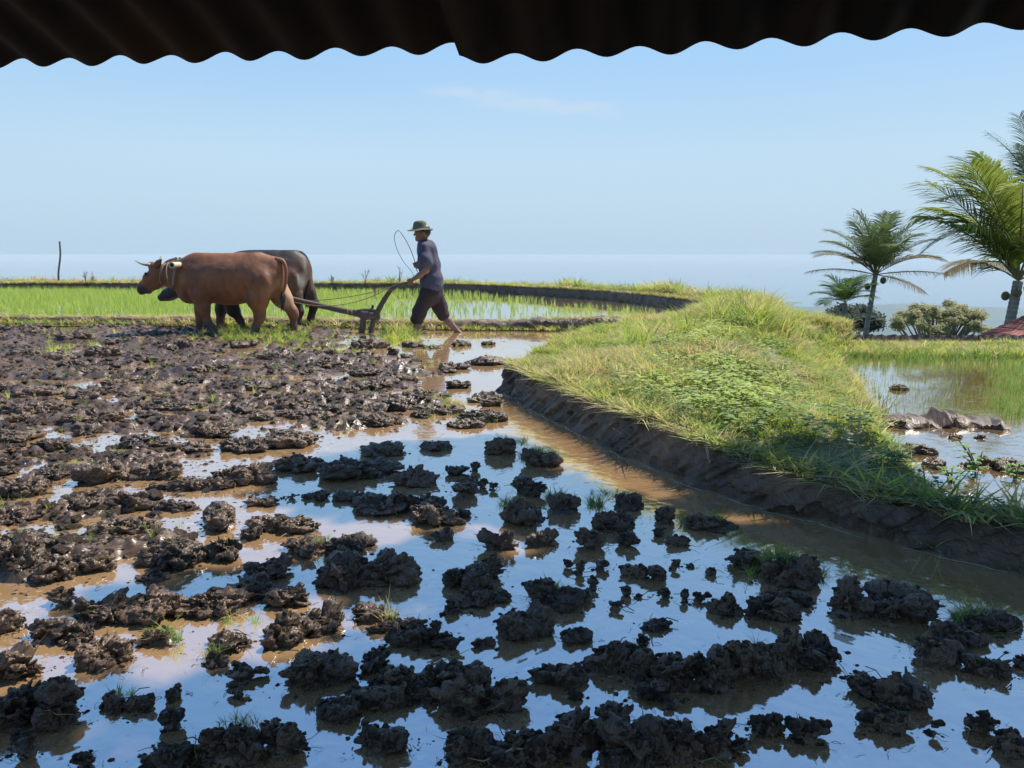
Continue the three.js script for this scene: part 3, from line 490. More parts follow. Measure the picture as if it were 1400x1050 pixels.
  for (let k = 0; k < 5200; k++) {
    const px = 1105 + R() * 330, py = 490 + R() * 84, p = onY(px, py, -0.12); if (polyDist(BANK, p.x, p.z) > -0.03 || p.z < -9.8) continue;
    const edge = Math.max(1 - sstep(490, 508, py), 0.5 * sstep(1335, 1385, px), 1 - sstep(1130, 1190, px + (py - 500) * -0.6)); const n = fbm(p.x * 2.2, 8, p.z * 2.2, 3);
    if (R() > 0.26 + 0.65 * edge + (n > 0.25 ? 0.1 : 0)) continue; const g = 0.75 + 0.45 * R(); const hh = (0.07 + 0.1 * edge) * (0.6 + 0.8 * R()); side.push([p.x, -0.13, p.z, hh, hh * (0.6 + 0.5 * edge), 0.2 * g, 0.29 * g, 0.06 * g, R() * 6.28]);
  }
  field('rice_seedlings', TUFT.rice, rice, 'bright green rice seedlings growing densely in shallow water', 'seedlings');
  field('field_weeds', TUFT.fine, weeds, 'green weeds and torn grass scattered over the ploughed mud', 'weeds');
  field('bund_grass', TUFT.fine, dry, 'straw-coloured and green grass fringing the tops of the bunds', 'bund grass');
  field('young_rice', TUFT.thin.concat(TUFT.rice), side, 'thin young rice standing in the water of the side paddy', 'young rice');
}
// floating straws, roots and torn blades
{
  const R = rng(303), G = new Geo(), straw = [];
  const mk = (s) => { const g = new Geo(), r = rng(s), pts = []; for (let k = 0; k <= 4; k++) pts.push(V(k / 4 - 0.5, 0.12 * Math.sin(k * 1.3 + r() * 2) * (k > 0 ? 1 : 0.2) * 0.6 + 0.01, 0.14 * (r() - 0.5) * k / 2)); g.tube(pts, [0.012, 0.014, 0.013, 0.01, 0.005], 4); return g.build(); };
  for (const c of clods) { const n = c.px > 40 ? 3 : 1; for (let k = 0; k < n; k++) { const a = R() * 6.28, rr = 0.2 + R() * 0.45, x = c.x + Math.cos(a) * rr * c.W, z = c.z + Math.sin(a) * rr * c.D, q = 1 - Math.pow(rr / 0.5, 2), s = 0.04 + 0.12 * R() * R(); const dk = R() < 0.45; straw.push([x, (q > 0 ? c.H * 0.85 * Math.sqrt(q) : 0.002), z, s, s, ...(dk ? [0.05, 0.04, 0.025] : R() < 0.5 ? [0.36, 0.29, 0.15] : [0.14, 0.2, 0.05]), R() * 6.28]); } }
  for (let k = 0; k < 420; k++) { const p = onY(R() * 1400, 520 + R() * 530); if (polyDist(BANK, p.x, p.z) > -0.02) continue; const s = 0.015 + 0.06 * R() * R(); straw.push([p.x, Math.max(0.002, groundH(p.x, p.z)), p.z, s, s, ...(R() < 0.65 ? [0.045, 0.036, 0.025] : [0.3, 0.26, 0.14]), R() * 6.28]); }
  field('straw_litter', [mk(1), mk(2), mk(3)], straw, 'loose straws, roots and torn blades lying on mud and water', 'straw', new THREE.MeshStandardMaterial({ color: 0xffffff, roughness: 0.8 }));
}
// ------------------------------------------------------------------ bodies from joints
function bodyGeo(prims, lo, hi, res, k, colorFn) {
  const mc = new MarchingCubes(res, new THREE.MeshStandardMaterial(), false, false, 160000); mc.isolation = 0;
  const half = res / 2, sx = (hi.x - lo.x) / 2, sy = (hi.y - lo.y) / 2, sz = (hi.z - lo.z) / 2, cx = (hi.x + lo.x) / 2, cy = (hi.y + lo.y) / 2, cz = (hi.z + lo.z) / 2;
  for (let c = 0; c < res; c++) for (let b = 0; b < res; b++) for (let a = 0; a < res; a++) {
    const x = cx + (a - half) / half * sx, y = cy + (b - half) / half * sy, z = cz + (c - half) / half * sz; let d = 9;
    for (const q of prims) {
      const zs = q.zs || 1, dx = q.b.x - q.a.x, dy = q.b.y - q.a.y, dz = (q.b.z - q.a.z) * zs, ex = x - q.a.x, ey = y - q.a.y, ez = (z - q.a.z) * zs, l = dx * dx + dy * dy + dz * dz;
      const t = l > 0 ? clamp((ex * dx + ey * dy + ez * dz) / l) : 0, fx = ex - t * dx, fy = ey - t * dy, fz = ez - t * dz, e = Math.sqrt(fx * fx + fy * fy + fz * fz) - (q.ra + (q.rb - q.ra) * t);
      const kk = q.k ?? k, h = Math.max(kk - Math.abs(d - e), 0) / kk; d = Math.min(d, e) - h * h * kk * 0.25;
    }
    mc.field[a + b * res + c * res * res] = -d;
  }
  mc.update();
  let g = new THREE.BufferGeometry(); const n = mc.count, P = new Float32Array(n * 3);
  for (let i = 0; i < n; i++) { P[i * 3] = cx + mc.positionArray[i * 3] * sx; P[i * 3 + 1] = cy + mc.positionArray[i * 3 + 1] * sy; P[i * 3 + 2] = cz + mc.positionArray[i * 3 + 2] * sz; }
  g.setAttribute('position', new THREE.BufferAttribute(P, 3)); g = mergeVertices(g, 1e-4); g.computeVertexNormals();
  const nn = g.attributes.normal, pp = g.attributes.position; let s = 0; for (let i = 0; i < pp.count; i += 7) s += (pp.getY(i) - cy) * nn.getY(i);
  if (s < 0) { const ix = g.index.array; for (let i = 0; i < ix.length; i += 3) { const t = ix[i]; ix[i] = ix[i + 2]; ix[i + 2] = t; } g.computeVertexNormals(); }
  if (colorFn) { const C = new Float32Array(pp.count * 3); for (let i = 0; i < pp.count; i++) { const c = colorFn(pp.getX(i), pp.getY(i), pp.getZ(i), nn.getX(i), nn.getY(i), nn.getZ(i)); C[i * 3] = c[0]; C[i * 3 + 1] = c[1]; C[i * 3 + 2] = c[2]; } g.setAttribute('color', new THREE.BufferAttribute(C, 3)); }
  return g;
}
const chain = (P, list, zs, k) => { const o = []; for (let i = 0; i + 1 < list.length; i++) { const [a, b, c, r] = list[i], [d, e, f, s] = list[i + 1]; o.push({ a: P(a, b, c), b: P(d, e, f), ra: r, rb: s, zs, k }); } return o; };
function boundsOf(prims, m = 0.05) { const lo = V(9e9, 9e9, 9e9), hi = V(-9e9, -9e9, -9e9); for (const q of prims) for (const [p, r] of [[q.a, q.ra], [q.b, q.rb]]) { const z = r / Math.min(1, q.zs || 1); lo.min(V(p.x - r - m, p.y - r - m, p.z - z - m)); hi.max(V(p.x + r + m, p.y + r + m, p.z + z + m)); } return [lo, hi]; }
M.hide = new THREE.MeshPhysicalMaterial({ vertexColors: true, roughness: 0.62, sheen: 0.08, sheenRoughness: 0.5, sheenColor: new THREE.Color(0.5, 0.35, 0.25) });
M.horn = new THREE.MeshStandardMaterial({ color: new THREE.Color(0.36, 0.3, 0.22), roughness: 0.5 });
M.dark = new THREE.MeshStandardMaterial({ color: new THREE.Color(0.02, 0.016, 0.013), roughness: 0.5 });
M.rope = new THREE.MeshStandardMaterial({ color: new THREE.Color(0.22, 0.17, 0.1), roughness: 0.9 });
M.paleRope = new THREE.MeshStandardMaterial({ color: new THREE.Color(0.22, 0.18, 0.13), roughness: 0.9 });
function hideColor(base, mudY, extra) { return (x, y, z, nx, ny, nz) => { const n = fbm(x * 5, y * 5, z * 5, 4), f = fbm(x * 30, y * 14, z * 30, 2), k = 1 + 0.55 * n + 0.35 * f; let c = [base[0] * k, base[1] * k, base[2] * k]; if (extra) c = extra(c, x, y, z, nx, n); const m = sstep(mudY + 0.18, mudY - 0.06, y + 0.1 * n); return [mix(c[0], 0.06, m), mix(c[1], 0.045, m), mix(c[2], 0.035, m)]; }; }
function ox(z0, spec, label) {
  const P = (px, py, dz = 0) => { const p = onZ(px, py, z0); p.z += dz; return p; };
  const prims = []; for (const [list, zs, k] of spec.bones) prims.push(...chain(P, list, zs, k));
  const [lo, hi] = boundsOf(prims); const base = P(spec.base[0], spec.base[1]);
  const o = thing('plough_ox', label, 'ox', base, 'pair of yoked oxen');
  const g = bodyGeo(prims, lo, hi, 112, 0.09, hideColor(spec.color, base.y + 0.12, spec.extra && ((...a) => spec.extra(P, ...a)))); { const p = g.attributes.position, n = g.attributes.normal; for (let i = 0; i < p.count; i++) { const x = p.getX(i), y = p.getY(i), z = p.getZ(i), d = 0.02 * fbm(x * 3.2, y * 3.2, z * 3.2, 3) + 0.004 * fbm(x * 16, y * 16, z * 16, 2) + 0.006 * Math.sin(x * 46 + y * 9) * sstep(base.y + 0.5, base.y + 0.62, y) * (1 - sstep(base.y + 0.8, base.y + 0.95, y)); p.setXYZ(i, x + n.getX(i) * d, y + n.getY(i) * d, z + n.getZ(i) * d); } g.computeVertexNormals(); }
  g.translate(-base.x, -base.y, -base.z); part('body', g, M.hide, o);
  const rel = (px, py, dz) => P(px, py, dz).sub(base);
  for (const [pts, rs] of spec.horns ?? []) { const G = new Geo(); G.tube(curve(pts.map(p => rel(...p)), 8), Array.from({ length: 9 }, (_, i) => mix(rs, 0.004, Math.pow(i / 8, 1.2))), 8); part('horn', G.build(), M.horn, o); }
  for (const [a, b, w] of spec.ears ?? []) {
    const A = rel(...a), B = rel(...b), d = V().subVectors(B, A), s = V(-d.y, d.x, 0).normalize(), G = new Geo(), n = 9, up = V().crossVectors(d.clone().normalize(), s); G.col = spec.color.map(c => c * 0.8); let prev = null;
    for (let i = 0; i <= n; i++) { const t = i / n, ww = w * Math.sin(Math.PI * Math.pow(clamp(t * 0.94 + 0.05), 0.75)), row = []; for (let j = 0; j <= 6; j++) { const a2 = j / 6 * 2 * Math.PI, p = A.clone().addScaledVector(d, t).addScaledVector(s, Math.cos(a2) * ww).addScaledVector(up, Math.sin(a2) * 0.012 - 0.35 * ww * Math.cos(a2) * Math.cos(a2)); row.push(G.v(p.x, p.y, p.z)); } if (prev) for (let j = 0; j < 6; j++) { G.tri(prev[j], row[j], row[j + 1]); G.tri(prev[j], row[j + 1], prev[j + 1]); } prev = row; }
    part('ear', G.build(), M.hide, o);
  }
  if (spec.eye) part('eye', new THREE.SphereGeometry(0.02, 12, 8).translate(...rel(...spec.eye).toArray()), M.dark, o);
  if (spec.tail) {
    const G = new Geo(); G.col = spec.tailColor; const c = curve(spec.tail.map(p => rel(...p)), 20); G.tube(c, c.map((_, i) => mix(0.034, 0.017, i / 20)), 8);
    const e = c.at(-1); G.col = [0.025, 0.02, 0.016]; const R = rng(8); for (let i = 0; i < 26; i++) { const q = e.clone().add(V((R() - 0.5) * 0.03, 0.06 * R(), (R() - 0.5) * 0.03)); G.tube([q, q.clone().add(V((R() - 0.5) * 0.05, -0.08, (R() - 0.5) * 0.05)), q.clone().add(V((R() - 0.5) * 0.06, -0.2 - 0.06 * R(), (R() - 0.5) * 0.05))], [0.006, 0.006, 0.002], 4); }
    part('tail', G.build(), M.hide, o);
  }
  return o;
}
const ZB = -11.0, ZD = -12.0;
ox(ZB, {
  color: [0.18, 0.066, 0.023], base: [330, 458],
  bones: [[[[276, 383, 0, 0.315], [312, 383, 0, 0.33], [346, 381, 0, 0.31], [368, 377, 0, 0.235]], 1.22, 0.12], [[[268, 372, 0, 0.19], [240, 375, 0, 0.165], [224, 376, 0, 0.12]], 1.45, 0.14], [[[262, 388, 0, 0.22], [258, 402, 0, 0.13]], 1.3, 0.12], [[[262, 358, 0, 0.09], [276, 358, 0, 0.1], [300, 360, 0, 0.1], [350, 358, 0, 0.1], [376, 361, 0, 0.085]], 1.1, 0.12],
    [[[216, 372, 0, 0.112], [206, 382, 0, 0.092], [197, 393, 0, 0.07], [194, 397, 0, 0.06]], 1.2, 0.06], [[[218, 386, 0, 0.07], [203, 397, 0, 0.045]], 1.1, 0.05], [[[208, 363, 0, 0.055], [212, 364, 0, 0.06]], 0.8, 0.05],
    [[[280, 402, 0.12, 0.15], [284, 422, 0.14, 0.088], [289, 439, 0.14, 0.056], [297, 452, 0.14, 0.042], [301, 459, 0.14, 0.055]], 1, 0.05], [[[272, 405, -0.12, 0.14], [270, 425, -0.13, 0.08], [269, 441, -0.13, 0.054], [267, 455, -0.13, 0.042], [265, 459, -0.13, 0.052]], 1, 0.05],
    [[[362, 384, 0.10, 0.2], [356, 408, 0.12, 0.15], [359, 428, 0.13, 0.07], [359, 433, 0.13, 0.062], [353, 448, 0.13, 0.044], [350, 458, 0.13, 0.055]], 1, 0.06], [[[370, 386, -0.1, 0.17], [382, 408, -0.12, 0.135], [396, 426, -0.13, 0.066], [398, 431, -0.13, 0.06], [398, 446, -0.13, 0.043], [401, 458, -0.13, 0.055]], 1, 0.06]],
  horns: [[[[208, 362, 0.06], [200, 361, 0.1], [190, 356, 0.13]], 0.026], [[[209, 361, -0.05], [213, 357, -0.1], [214, 350, -0.14]], 0.026]],
  ears: [[[214, 366, 0.08], [228, 354, 0.16], 0.05], [[220, 364, -0.07], [236, 352, -0.15], 0.045]], eye: [203, 374, 0.085],
  tail: [[378, 354, 0.05], [388, 357, 0.05], [392.5, 368, 0.06], [392, 388, 0.06], [388, 404, 0.06]], tailColor: [0.22, 0.09, 0.04],
  extra: (P, c, x, y, z, nx, n) => { const mz = P(197, 398), rp = P(388, 400), pb = P(384, 372); let q = 1 - sstep(0.05, 0.13, Math.hypot(x - mz.x, y - mz.y)); c = c.map((v, i) => mix(v, [0.03, 0.02, 0.018][i], q)); q = (1 - sstep(0.10, 0.30, Math.hypot(x - rp.x, y - rp.y))) * (z < ZB - 0.0 ? 1 : 0.25) * 0.85; c = c.map((v, i) => mix(v, [0.44, 0.27, 0.16][i], q)); return c; },
}, 'reddish-brown ox with pale horns, on the near side of the yoke');
ox(ZD, {
  color: [0.013, 0.010, 0.009], base: [360, 450],
  bones: [[[[304, 383, 0, 0.33], [340, 379, 0, 0.37], [378, 375, 0, 0.34], [402, 370, 0, 0.27]], 1.22, 0.12], [[[290, 380, 0, 0.2], [262, 388, 0, 0.16], [248, 395, 0, 0.12]], 1.4, 0.12], [[[300, 362, 0, 0.12], [350, 357, 0, 0.12], [396, 354, 0, 0.11], [408, 357, 0, 0.1]], 1.1, 0.12],
    [[[244, 396, 0, 0.11], [232, 402, 0, 0.09], [221, 407, 0, 0.062]], 1.2, 0.06],
    [[[316, 402, 0.12, 0.15], [324, 424, 0.14, 0.085], [333, 437, 0.14, 0.056], [340, 450, 0.14, 0.05]], 1, 0.05], [[[304, 402, -0.12, 0.15], [298, 424, -0.13, 0.08], [297, 440, -0.13, 0.054], [296, 450, -0.13, 0.05]], 1, 0.05],
    [[[398, 380, 0.10, 0.21], [403, 406, 0.12, 0.145], [412, 425, 0.13, 0.07], [410, 440, 0.13, 0.05], [408, 450, 0.13, 0.055]], 1, 0.06], [[[408, 380, -0.1, 0.19], [418, 402, -0.12, 0.12], [427, 416, -0.13, 0.064], [422, 436, -0.13, 0.045], [418, 448, -0.13, 0.055]], 1, 0.06]],
  horns: [[[[252, 386, 0.06], [249, 380, 0.12], [250, 372, 0.15]], 0.024]], ears: [[[252, 392, 0.08], [262, 384, 0.2], 0.045]],
  tail: [[405, 345, 0], [414, 347, 0], [422, 360, 0.01], [423, 382, 0.02], [420, 402, 0.02]], tailColor: [0.03, 0.022, 0.018],
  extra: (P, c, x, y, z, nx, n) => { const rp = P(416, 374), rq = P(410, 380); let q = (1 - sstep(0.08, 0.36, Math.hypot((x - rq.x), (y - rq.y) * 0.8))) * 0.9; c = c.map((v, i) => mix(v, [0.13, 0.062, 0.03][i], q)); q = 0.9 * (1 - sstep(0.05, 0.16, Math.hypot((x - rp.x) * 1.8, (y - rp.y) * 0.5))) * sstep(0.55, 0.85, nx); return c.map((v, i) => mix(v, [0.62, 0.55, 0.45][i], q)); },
}, 'black-brown ox with pale rump and head lowered, on the far side');

// ------------------------------------------------------------------ the ploughman
const ZM = -11.3;
{
  const P = (px, py, dz = 0) => { const p = onZ(px, py, ZM); p.z += dz; return p; }, base = P(590, 466), o = thing('person', 'person in olive bucket hat, purple T-shirt and dark shorts, walking behind the plough', 'person', base);
  const skin = (x, y, z) => { const n = 1 + 0.2 * fbm(x * 12, y * 12, z * 12, 3), m = sstep(base.y + 0.22, base.y + 0.02, y + 0.03 * n); return [mix(0.20 * n, 0.07, m), mix(0.105 * n, 0.052, m), mix(0.065 * n, 0.04, m)]; };
  const L = (list, zs, k) => chain(P, list, zs, k);
  const body = [...L([[582, 342, 0, 0.13], [590, 395, 0, 0.12]], 0.8), ...L([[578, 328, 0, 0.052], [582, 338, 0, 0.062]]),
    ...L([[581, 341, 0.17, 0.06], [585, 369, 0.22, 0.043], [576, 376, 0.19, 0.041], [567, 381, 0.14, 0.029]], 1, 0.03), ...L([[580, 341, -0.17, 0.06], [584, 367, -0.2, 0.043], [577, 366, -0.15, 0.04], [570, 364, -0.09, 0.029]], 1, 0.03),
    ...L([[586, 400, 0.08, 0.085], [573, 431, 0.09, 0.058], [572, 441, 0.09, 0.056], [569, 457, 0.09, 0.036], [568, 463, 0.09, 0.04]], 1, 0.04), ...L([[569, 463, 0.09, 0.036], [560, 466, 0.09, 0.026]], 1, 0.03),
    ...L([[594, 400, -0.08, 0.085], [605, 430, -0.09, 0.058], [612, 440, -0.09, 0.056], [628, 457, -0.09, 0.036], [631, 462, -0.09, 0.036]], 1, 0.04), ...L([[630, 461, -0.09, 0.034], [638, 466, -0.09, 0.025]], 1, 0.03)];
  let [lo, hi] = boundsOf(body); const gs = [bodyGeo(body, lo, hi, 110, 0.04, skin)];
  const head = [...L([[577.5, 317, 0, 0.09], [578.5, 319, 0, 0.092]], 1.18), ...L([[574, 322, 0, 0.06], [572.5, 326.5, 0, 0.036]], 1, 0.05), ...L([[568.5, 318, 0, 0.014], [566.2, 321.2, 0, 0.013]], 1, 0.02), ...L([[569, 316.5, -0.03, 0.018], [569, 316.5, 0.03, 0.018]], 1, 0.02), ...L([[568.6, 324.2, -0.014, 0.011], [568.6, 324.2, 0.014, 0.011]], 1, 0.014), ...L([[569.8, 327.6, 0, 0.02], [570.6, 328, 0, 0.02]], 1, 0.03), ...L([[579.5, 318, 0.078, 0.016], [580, 321.5, 0.078, 0.013]], 1, 0.01), ...L([[579.5, 318, -0.078, 0.016], [580, 321.5, -0.078, 0.013]], 1, 0.01), ...L([[578, 326, 0, 0.05], [579, 331, 0, 0.052]], 1, 0.04)];
  [lo, hi] = boundsOf(head, 0.02); gs.push(bodyGeo(head, lo, hi, 64, 0.02, skin));
  // hands: palm, four fingers closed round what they hold, thumb from the side
  const hand = (c, axis, up, out, rad) => {
    const prims = [], at = (a, u, w) => c.clone().addScaledVector(axis, a).addScaledVector(up, u).addScaledVector(out, w);
    prims.push({ a: at(-0.025, 0.036, 0.012), b: at(0.028, 0.034, 0.014), ra: 0.017, rb: 0.016 }, { a: at(0.045, 0.02, 0.03), b: at(0, 0.036, 0.014), ra: 0.02, rb: 0.018 });
    for (let f = 0; f < 4; f++) { const a = -0.03 + f * 0.02, ln = [0.9, 1.05, 1, 0.8][f], pt = [80, 150, 215, 265].map(q => { const t = (90 - (q - 80) * ln) * Math.PI / 180; return at(a, Math.sin(t) * rad, -Math.cos(t) * -rad); }); for (let s = 0; s < 3; s++) prims.push({ a: pt[s], b: pt[s + 1], ra: 0.0095, rb: 0.0085, k: 0.004 }); }
    prims.push({ a: at(0.035, 0.03, 0.0), b: at(0.02, 0.02, -rad), ra: 0.012, rb: 0.0105, k: 0.006 }, { a: at(0.02, 0.02, -rad), b: at(0.0, -0.005, -rad * 1.1), ra: 0.0105, rb: 0.0085, k: 0.006 });
    const [l, h] = boundsOf(prims, 0.012); return bodyGeo(prims, l, h, 48, 0.014, skin);
  };
  gs.push(hand(P(562.5, 385.5, 0.10), V(0.96, 0.27, 0).normalize(), V(-0.27, 0.96, 0).normalize(), V(0, 0, 1), 0.034), hand(P(567, 362.5, -0.06), V(0.35, -0.93, 0).normalize(), V(0.93, 0.35, 0).normalize(), V(0, 0, 1), 0.022));
  const all = mergeGeometries(gs); all.translate(-base.x, -base.y, -base.z);
  part('body', all, new THREE.MeshPhysicalMaterial({ vertexColors: true, roughness: 0.55 }), o);
  const cloth = (col) => (x, y, z) => { const n = 1 + 0.25 * fbm(x * 9, y * 9, z * 9, 3) + 0.12 * fbm(x * 60, y * 60, z * 60, 1); return col.map(c => c * n); };
  const folds = (g, amp) => { const p = g.attributes.position, n = g.attributes.normal; for (let i = 0; i < p.count; i++) { const x = p.getX(i), y = p.getY(i), z = p.getZ(i), d = amp * (fbm(x * 9 + y * 4, y * 5, z * 9, 3) + 0.6 * Math.sin(y * 38 + x * 22 + 5 * fbm(x * 4, y * 4, z * 4, 2)) * 0.35); p.setXYZ(i, x + n.getX(i) * d, y + n.getY(i) * d, z + n.getZ(i) * d); } g.computeVertexNormals(); return g; };
  const shirt = [...L([[584, 341, 0, 0.145], [586, 360, 0, 0.155], [590, 384, 0, 0.158], [590.5, 389, 0, 0.162]], 0.82, 0.05), ...L([[581, 339, 0.15, 0.085], [583.5, 355, 0.215, 0.082], [584, 359, 0.22, 0.084]], 1, 0.05), ...L([[581, 339, -0.15, 0.085], [580, 355, -0.2, 0.08], [580, 359, -0.205, 0.082]], 1, 0.05), ...L([[579.5, 335, 0, 0.078], [582, 338, 0, 0.09]], 0.8, 0.05)];
  [lo, hi] = boundsOf(shirt); let g = folds(bodyGeo(shirt, lo, hi, 90, 0.05, cloth([0.052, 0.049, 0.082])), 0.016); g.translate(-base.x, -base.y, -base.z); const sm = part('t_shirt', g, new THREE.MeshPhysicalMaterial({ vertexColors: true, roughness: 0.85, sheen: 0.4, sheenColor: new THREE.Color(0.2, 0.19, 0.25), sheenRoughness: 0.6 }), o, 'faded purple-blue T-shirt');
  const shorts = [...L([[590, 393, 0, 0.15], [589, 402, 0, 0.155]], 0.9, 0.05), ...L([[586, 402, 0.08, 0.125], [575, 424, 0.09, 0.1], [571, 435, 0.09, 0.096]], 1, 0.05), ...L([[594, 402, -0.07, 0.125], [600, 420, -0.08, 0.105], [605, 431, -0.09, 0.098]], 1, 0.05)];
  [lo, hi] = boundsOf(shorts); g = folds(bodyGeo(shorts, lo, hi, 84, 0.05, cloth([0.032, 0.018, 0.02])), 0.016); g.translate(-base.x, -base.y, -base.z); part('shorts', g, new THREE.MeshStandardMaterial({ vertexColors: true, roughness: 0.9 }), o, 'dark maroon knee shorts');
  // hair below the hat
  g = bodyGeo(L([[580, 315, 0, 0.092], [581, 317, 0, 0.084]], 1.14), P(570, 324, -0.11).add(V(-0.1, -0.06, 0)), P(590, 305, 0.11).add(V(0.05, 0.06, 0)), 40, 0.02); g.translate(-base.x, -base.y, -base.z); part('hair', g, M.dark, o);
  // bucket hat
  const hc = P(574.5, 312.5).sub(base), prof = [[0.001, 0.112], [0.04, 0.112], [0.07, 0.104], [0.088, 0.088], [0.098, 0.06], [0.106, 0.02], [0.112, 0.0], [0.15, -0.012], [0.185, -0.022], [0.186, -0.026], [0.15, -0.017], [0.108, -0.004], [0.1, 0.02], [0.085, 0.075]].map(([a, b]) => new THREE.Vector2(a, b));
  const hat = part('bucket_hat', new THREE.LatheGeometry(prof, 40), new THREE.MeshStandardMaterial({ color: new THREE.Color(0.10, 0.11, 0.06), roughness: 0.9, side: THREE.DoubleSide }), o, 'olive green bucket hat'); hat.position.copy(hc); hat.rotation.z = 0.05;
  { const p = hat.geometry.attributes.position; for (let i = 0; i < p.count; i++) { const r = Math.hypot(p.getX(i), p.getZ(i)), a = Math.atan2(p.getZ(i), p.getX(i)); if (r > 0.12) p.setY(i, p.getY(i) + 0.012 * Math.sin(a * 2 + 0.6) * (r - 0.11) / 0.07); } hat.geometry.computeVertexNormals(); }
  part('brim_edge', new THREE.TorusGeometry(0.186, 0.004, 6, 40).rotateX(Math.PI / 2).translate(0, -0.02, 0), new THREE.MeshStandardMaterial({ color: new THREE.Color(0.35, 0.34, 0.24), roughness: 0.9 }), hat);
  part('hat_band', new THREE.CylinderGeometry(0.1085, 0.1135, 0.022, 40, 1, true).translate(0, 0.016, 0), new THREE.MeshStandardMaterial({ color: new THREE.Color(0.13, 0.14, 0.08), roughness: 0.9 }), hat);
  // whip of thin cane, looped in the raised hand
  const G = new Geo(), w = curve([P(570, 372, -0.06), P(568, 366, -0.06), P(566.5, 358, -0.06), P(560, 340, -0.06), P(550, 322, -0.06), P(543.5, 315, -0.06), P(538.5, 322, -0.06), P(541, 338, -0.06), P(551, 358, -0.06), P(563, 373, -0.06), P(570, 392, -0.04)], 70); G.tube(w, w.map((_, i) => mix(0.006, 0.0032, i / 70)), 6);
  single('looped_whip', G.build(), M.dark, 'thin cane whip bent in a loop in the raised hand', 'whip');
}
// ------------------------------------------------------------------ plough, yoke and lines
M.wood = new THREE.MeshPhysicalMaterial({ color: new THREE.Color(0.085, 0.06, 0.042), roughness: 0.6, bumpMap: crumbTex, bumpScale: 0.004 });
M.iron = new THREE.MeshStandardMaterial({ color: new THREE.Color(0.10, 0.065, 0.045), roughness: 0.55, metalness: 0.4 });
const ZP = -11.42;
{
  const P = (px, py, z = ZP) => onZ(px, py, z), base = P(500, 462), o = thing('wooden_plough', 'dark wooden plough with curved handle and long beam between the oxen', 'plough', base);
  const mk = (name, pts, rs, n = 24, seg = 10, mat = M.wood) => { const c = curve(pts.map(p => p.clone().sub(base)), n), G = new Geo(); G.tube(c, c.map((_, i) => { const t = i / n * (rs.length - 1), q = Math.min(rs.length - 2, Math.floor(t)); return mix(rs[q], rs[q + 1], t - q) * (1 + 0.06 * Math.sin(i * 2.3)); }), seg); return part(name, G.build(), mat, o); };
  const hdl = mk('handle', [P(560, 386.5, ZM + 0.10), P(552, 388, ZM + 0.06), P(543, 391, ZM), P(535, 396), P(527, 407), P(519, 421), P(514.5, 431), P(513, 438)], [0.02, 0.024, 0.03, 0.036, 0.04, 0.045, 0.048]);
  mk('sole', [P(489, 429), P(495, 430), P(505, 431), P(516, 431)], [0.045, 0.07, 0.075, 0.05]); mk('crosspiece', [P(487, 426), P(500, 424.5), P(514, 425)], [0.025, 0.035, 0.03]);
  mk('peg', [P(508, 427), P(509.5, 419), P(510, 417)], [0.018, 0.02, 0.02], 6); mk('wedge', [P(516, 424), P(517, 434), P(514, 440)], [0.03, 0.035, 0.02], 8);
  mk('share_post', [P(497, 432), P(496, 446), P(493, 464)], [0.045, 0.05, 0.05], 10); mk('share_post', [P(511, 434), P(509, 448), P(505, 464)], [0.035, 0.04, 0.045], 10);
  const G = new Geo(), a = P(488, 458).sub(base), b = P(508, 456).sub(base), c2 = P(480, 470).sub(base), d = P(506, 470).sub(base); for (const s of [-0.09, 0.09]) for (const q of [a, b, d, c2]) G.v(q.x, q.y, q.z + s); G.tri(0, 2, 1); G.tri(0, 3, 2); G.tri(4, 5, 6); G.tri(4, 6, 7); for (const [i, j] of [[0, 1], [1, 2], [2, 3], [3, 0]]) { G.tri(i, j, j + 4); G.tri(i, j + 4, i + 4); } part('share', G.build().toNonIndexed(), M.iron, o).geometry.computeVertexNormals();
  mk('beam', [P(494, 430, -11.45), P(450, 420.5, -11.48), P(398, 408.5, -11.5), P(320, 388, -11.5), P(262, 372, -11.5), P(240, 366, -11.5)], [0.05, 0.042, 0.036, 0.034, 0.032]);
  for (const [px, py] of [[482, 427.5], [476, 426]]) part('binding', new THREE.TorusGeometry(0.048, 0.009, 6, 18).rotateY(Math.PI / 2).rotateZ(0.2).translate(...P(px, py, -11.46).sub(base).toArray()), M.rope, o);
  for (let k = 0; k < 3; k++) part('binding', new THREE.TorusGeometry(0.042, 0.008, 6, 18).rotateY(Math.PI / 2).rotateZ(-0.9).translate(...P(533.5 + k * 1.2, 397 - k * 1.2, ZP).sub(base).toArray()), M.rope, o);
}
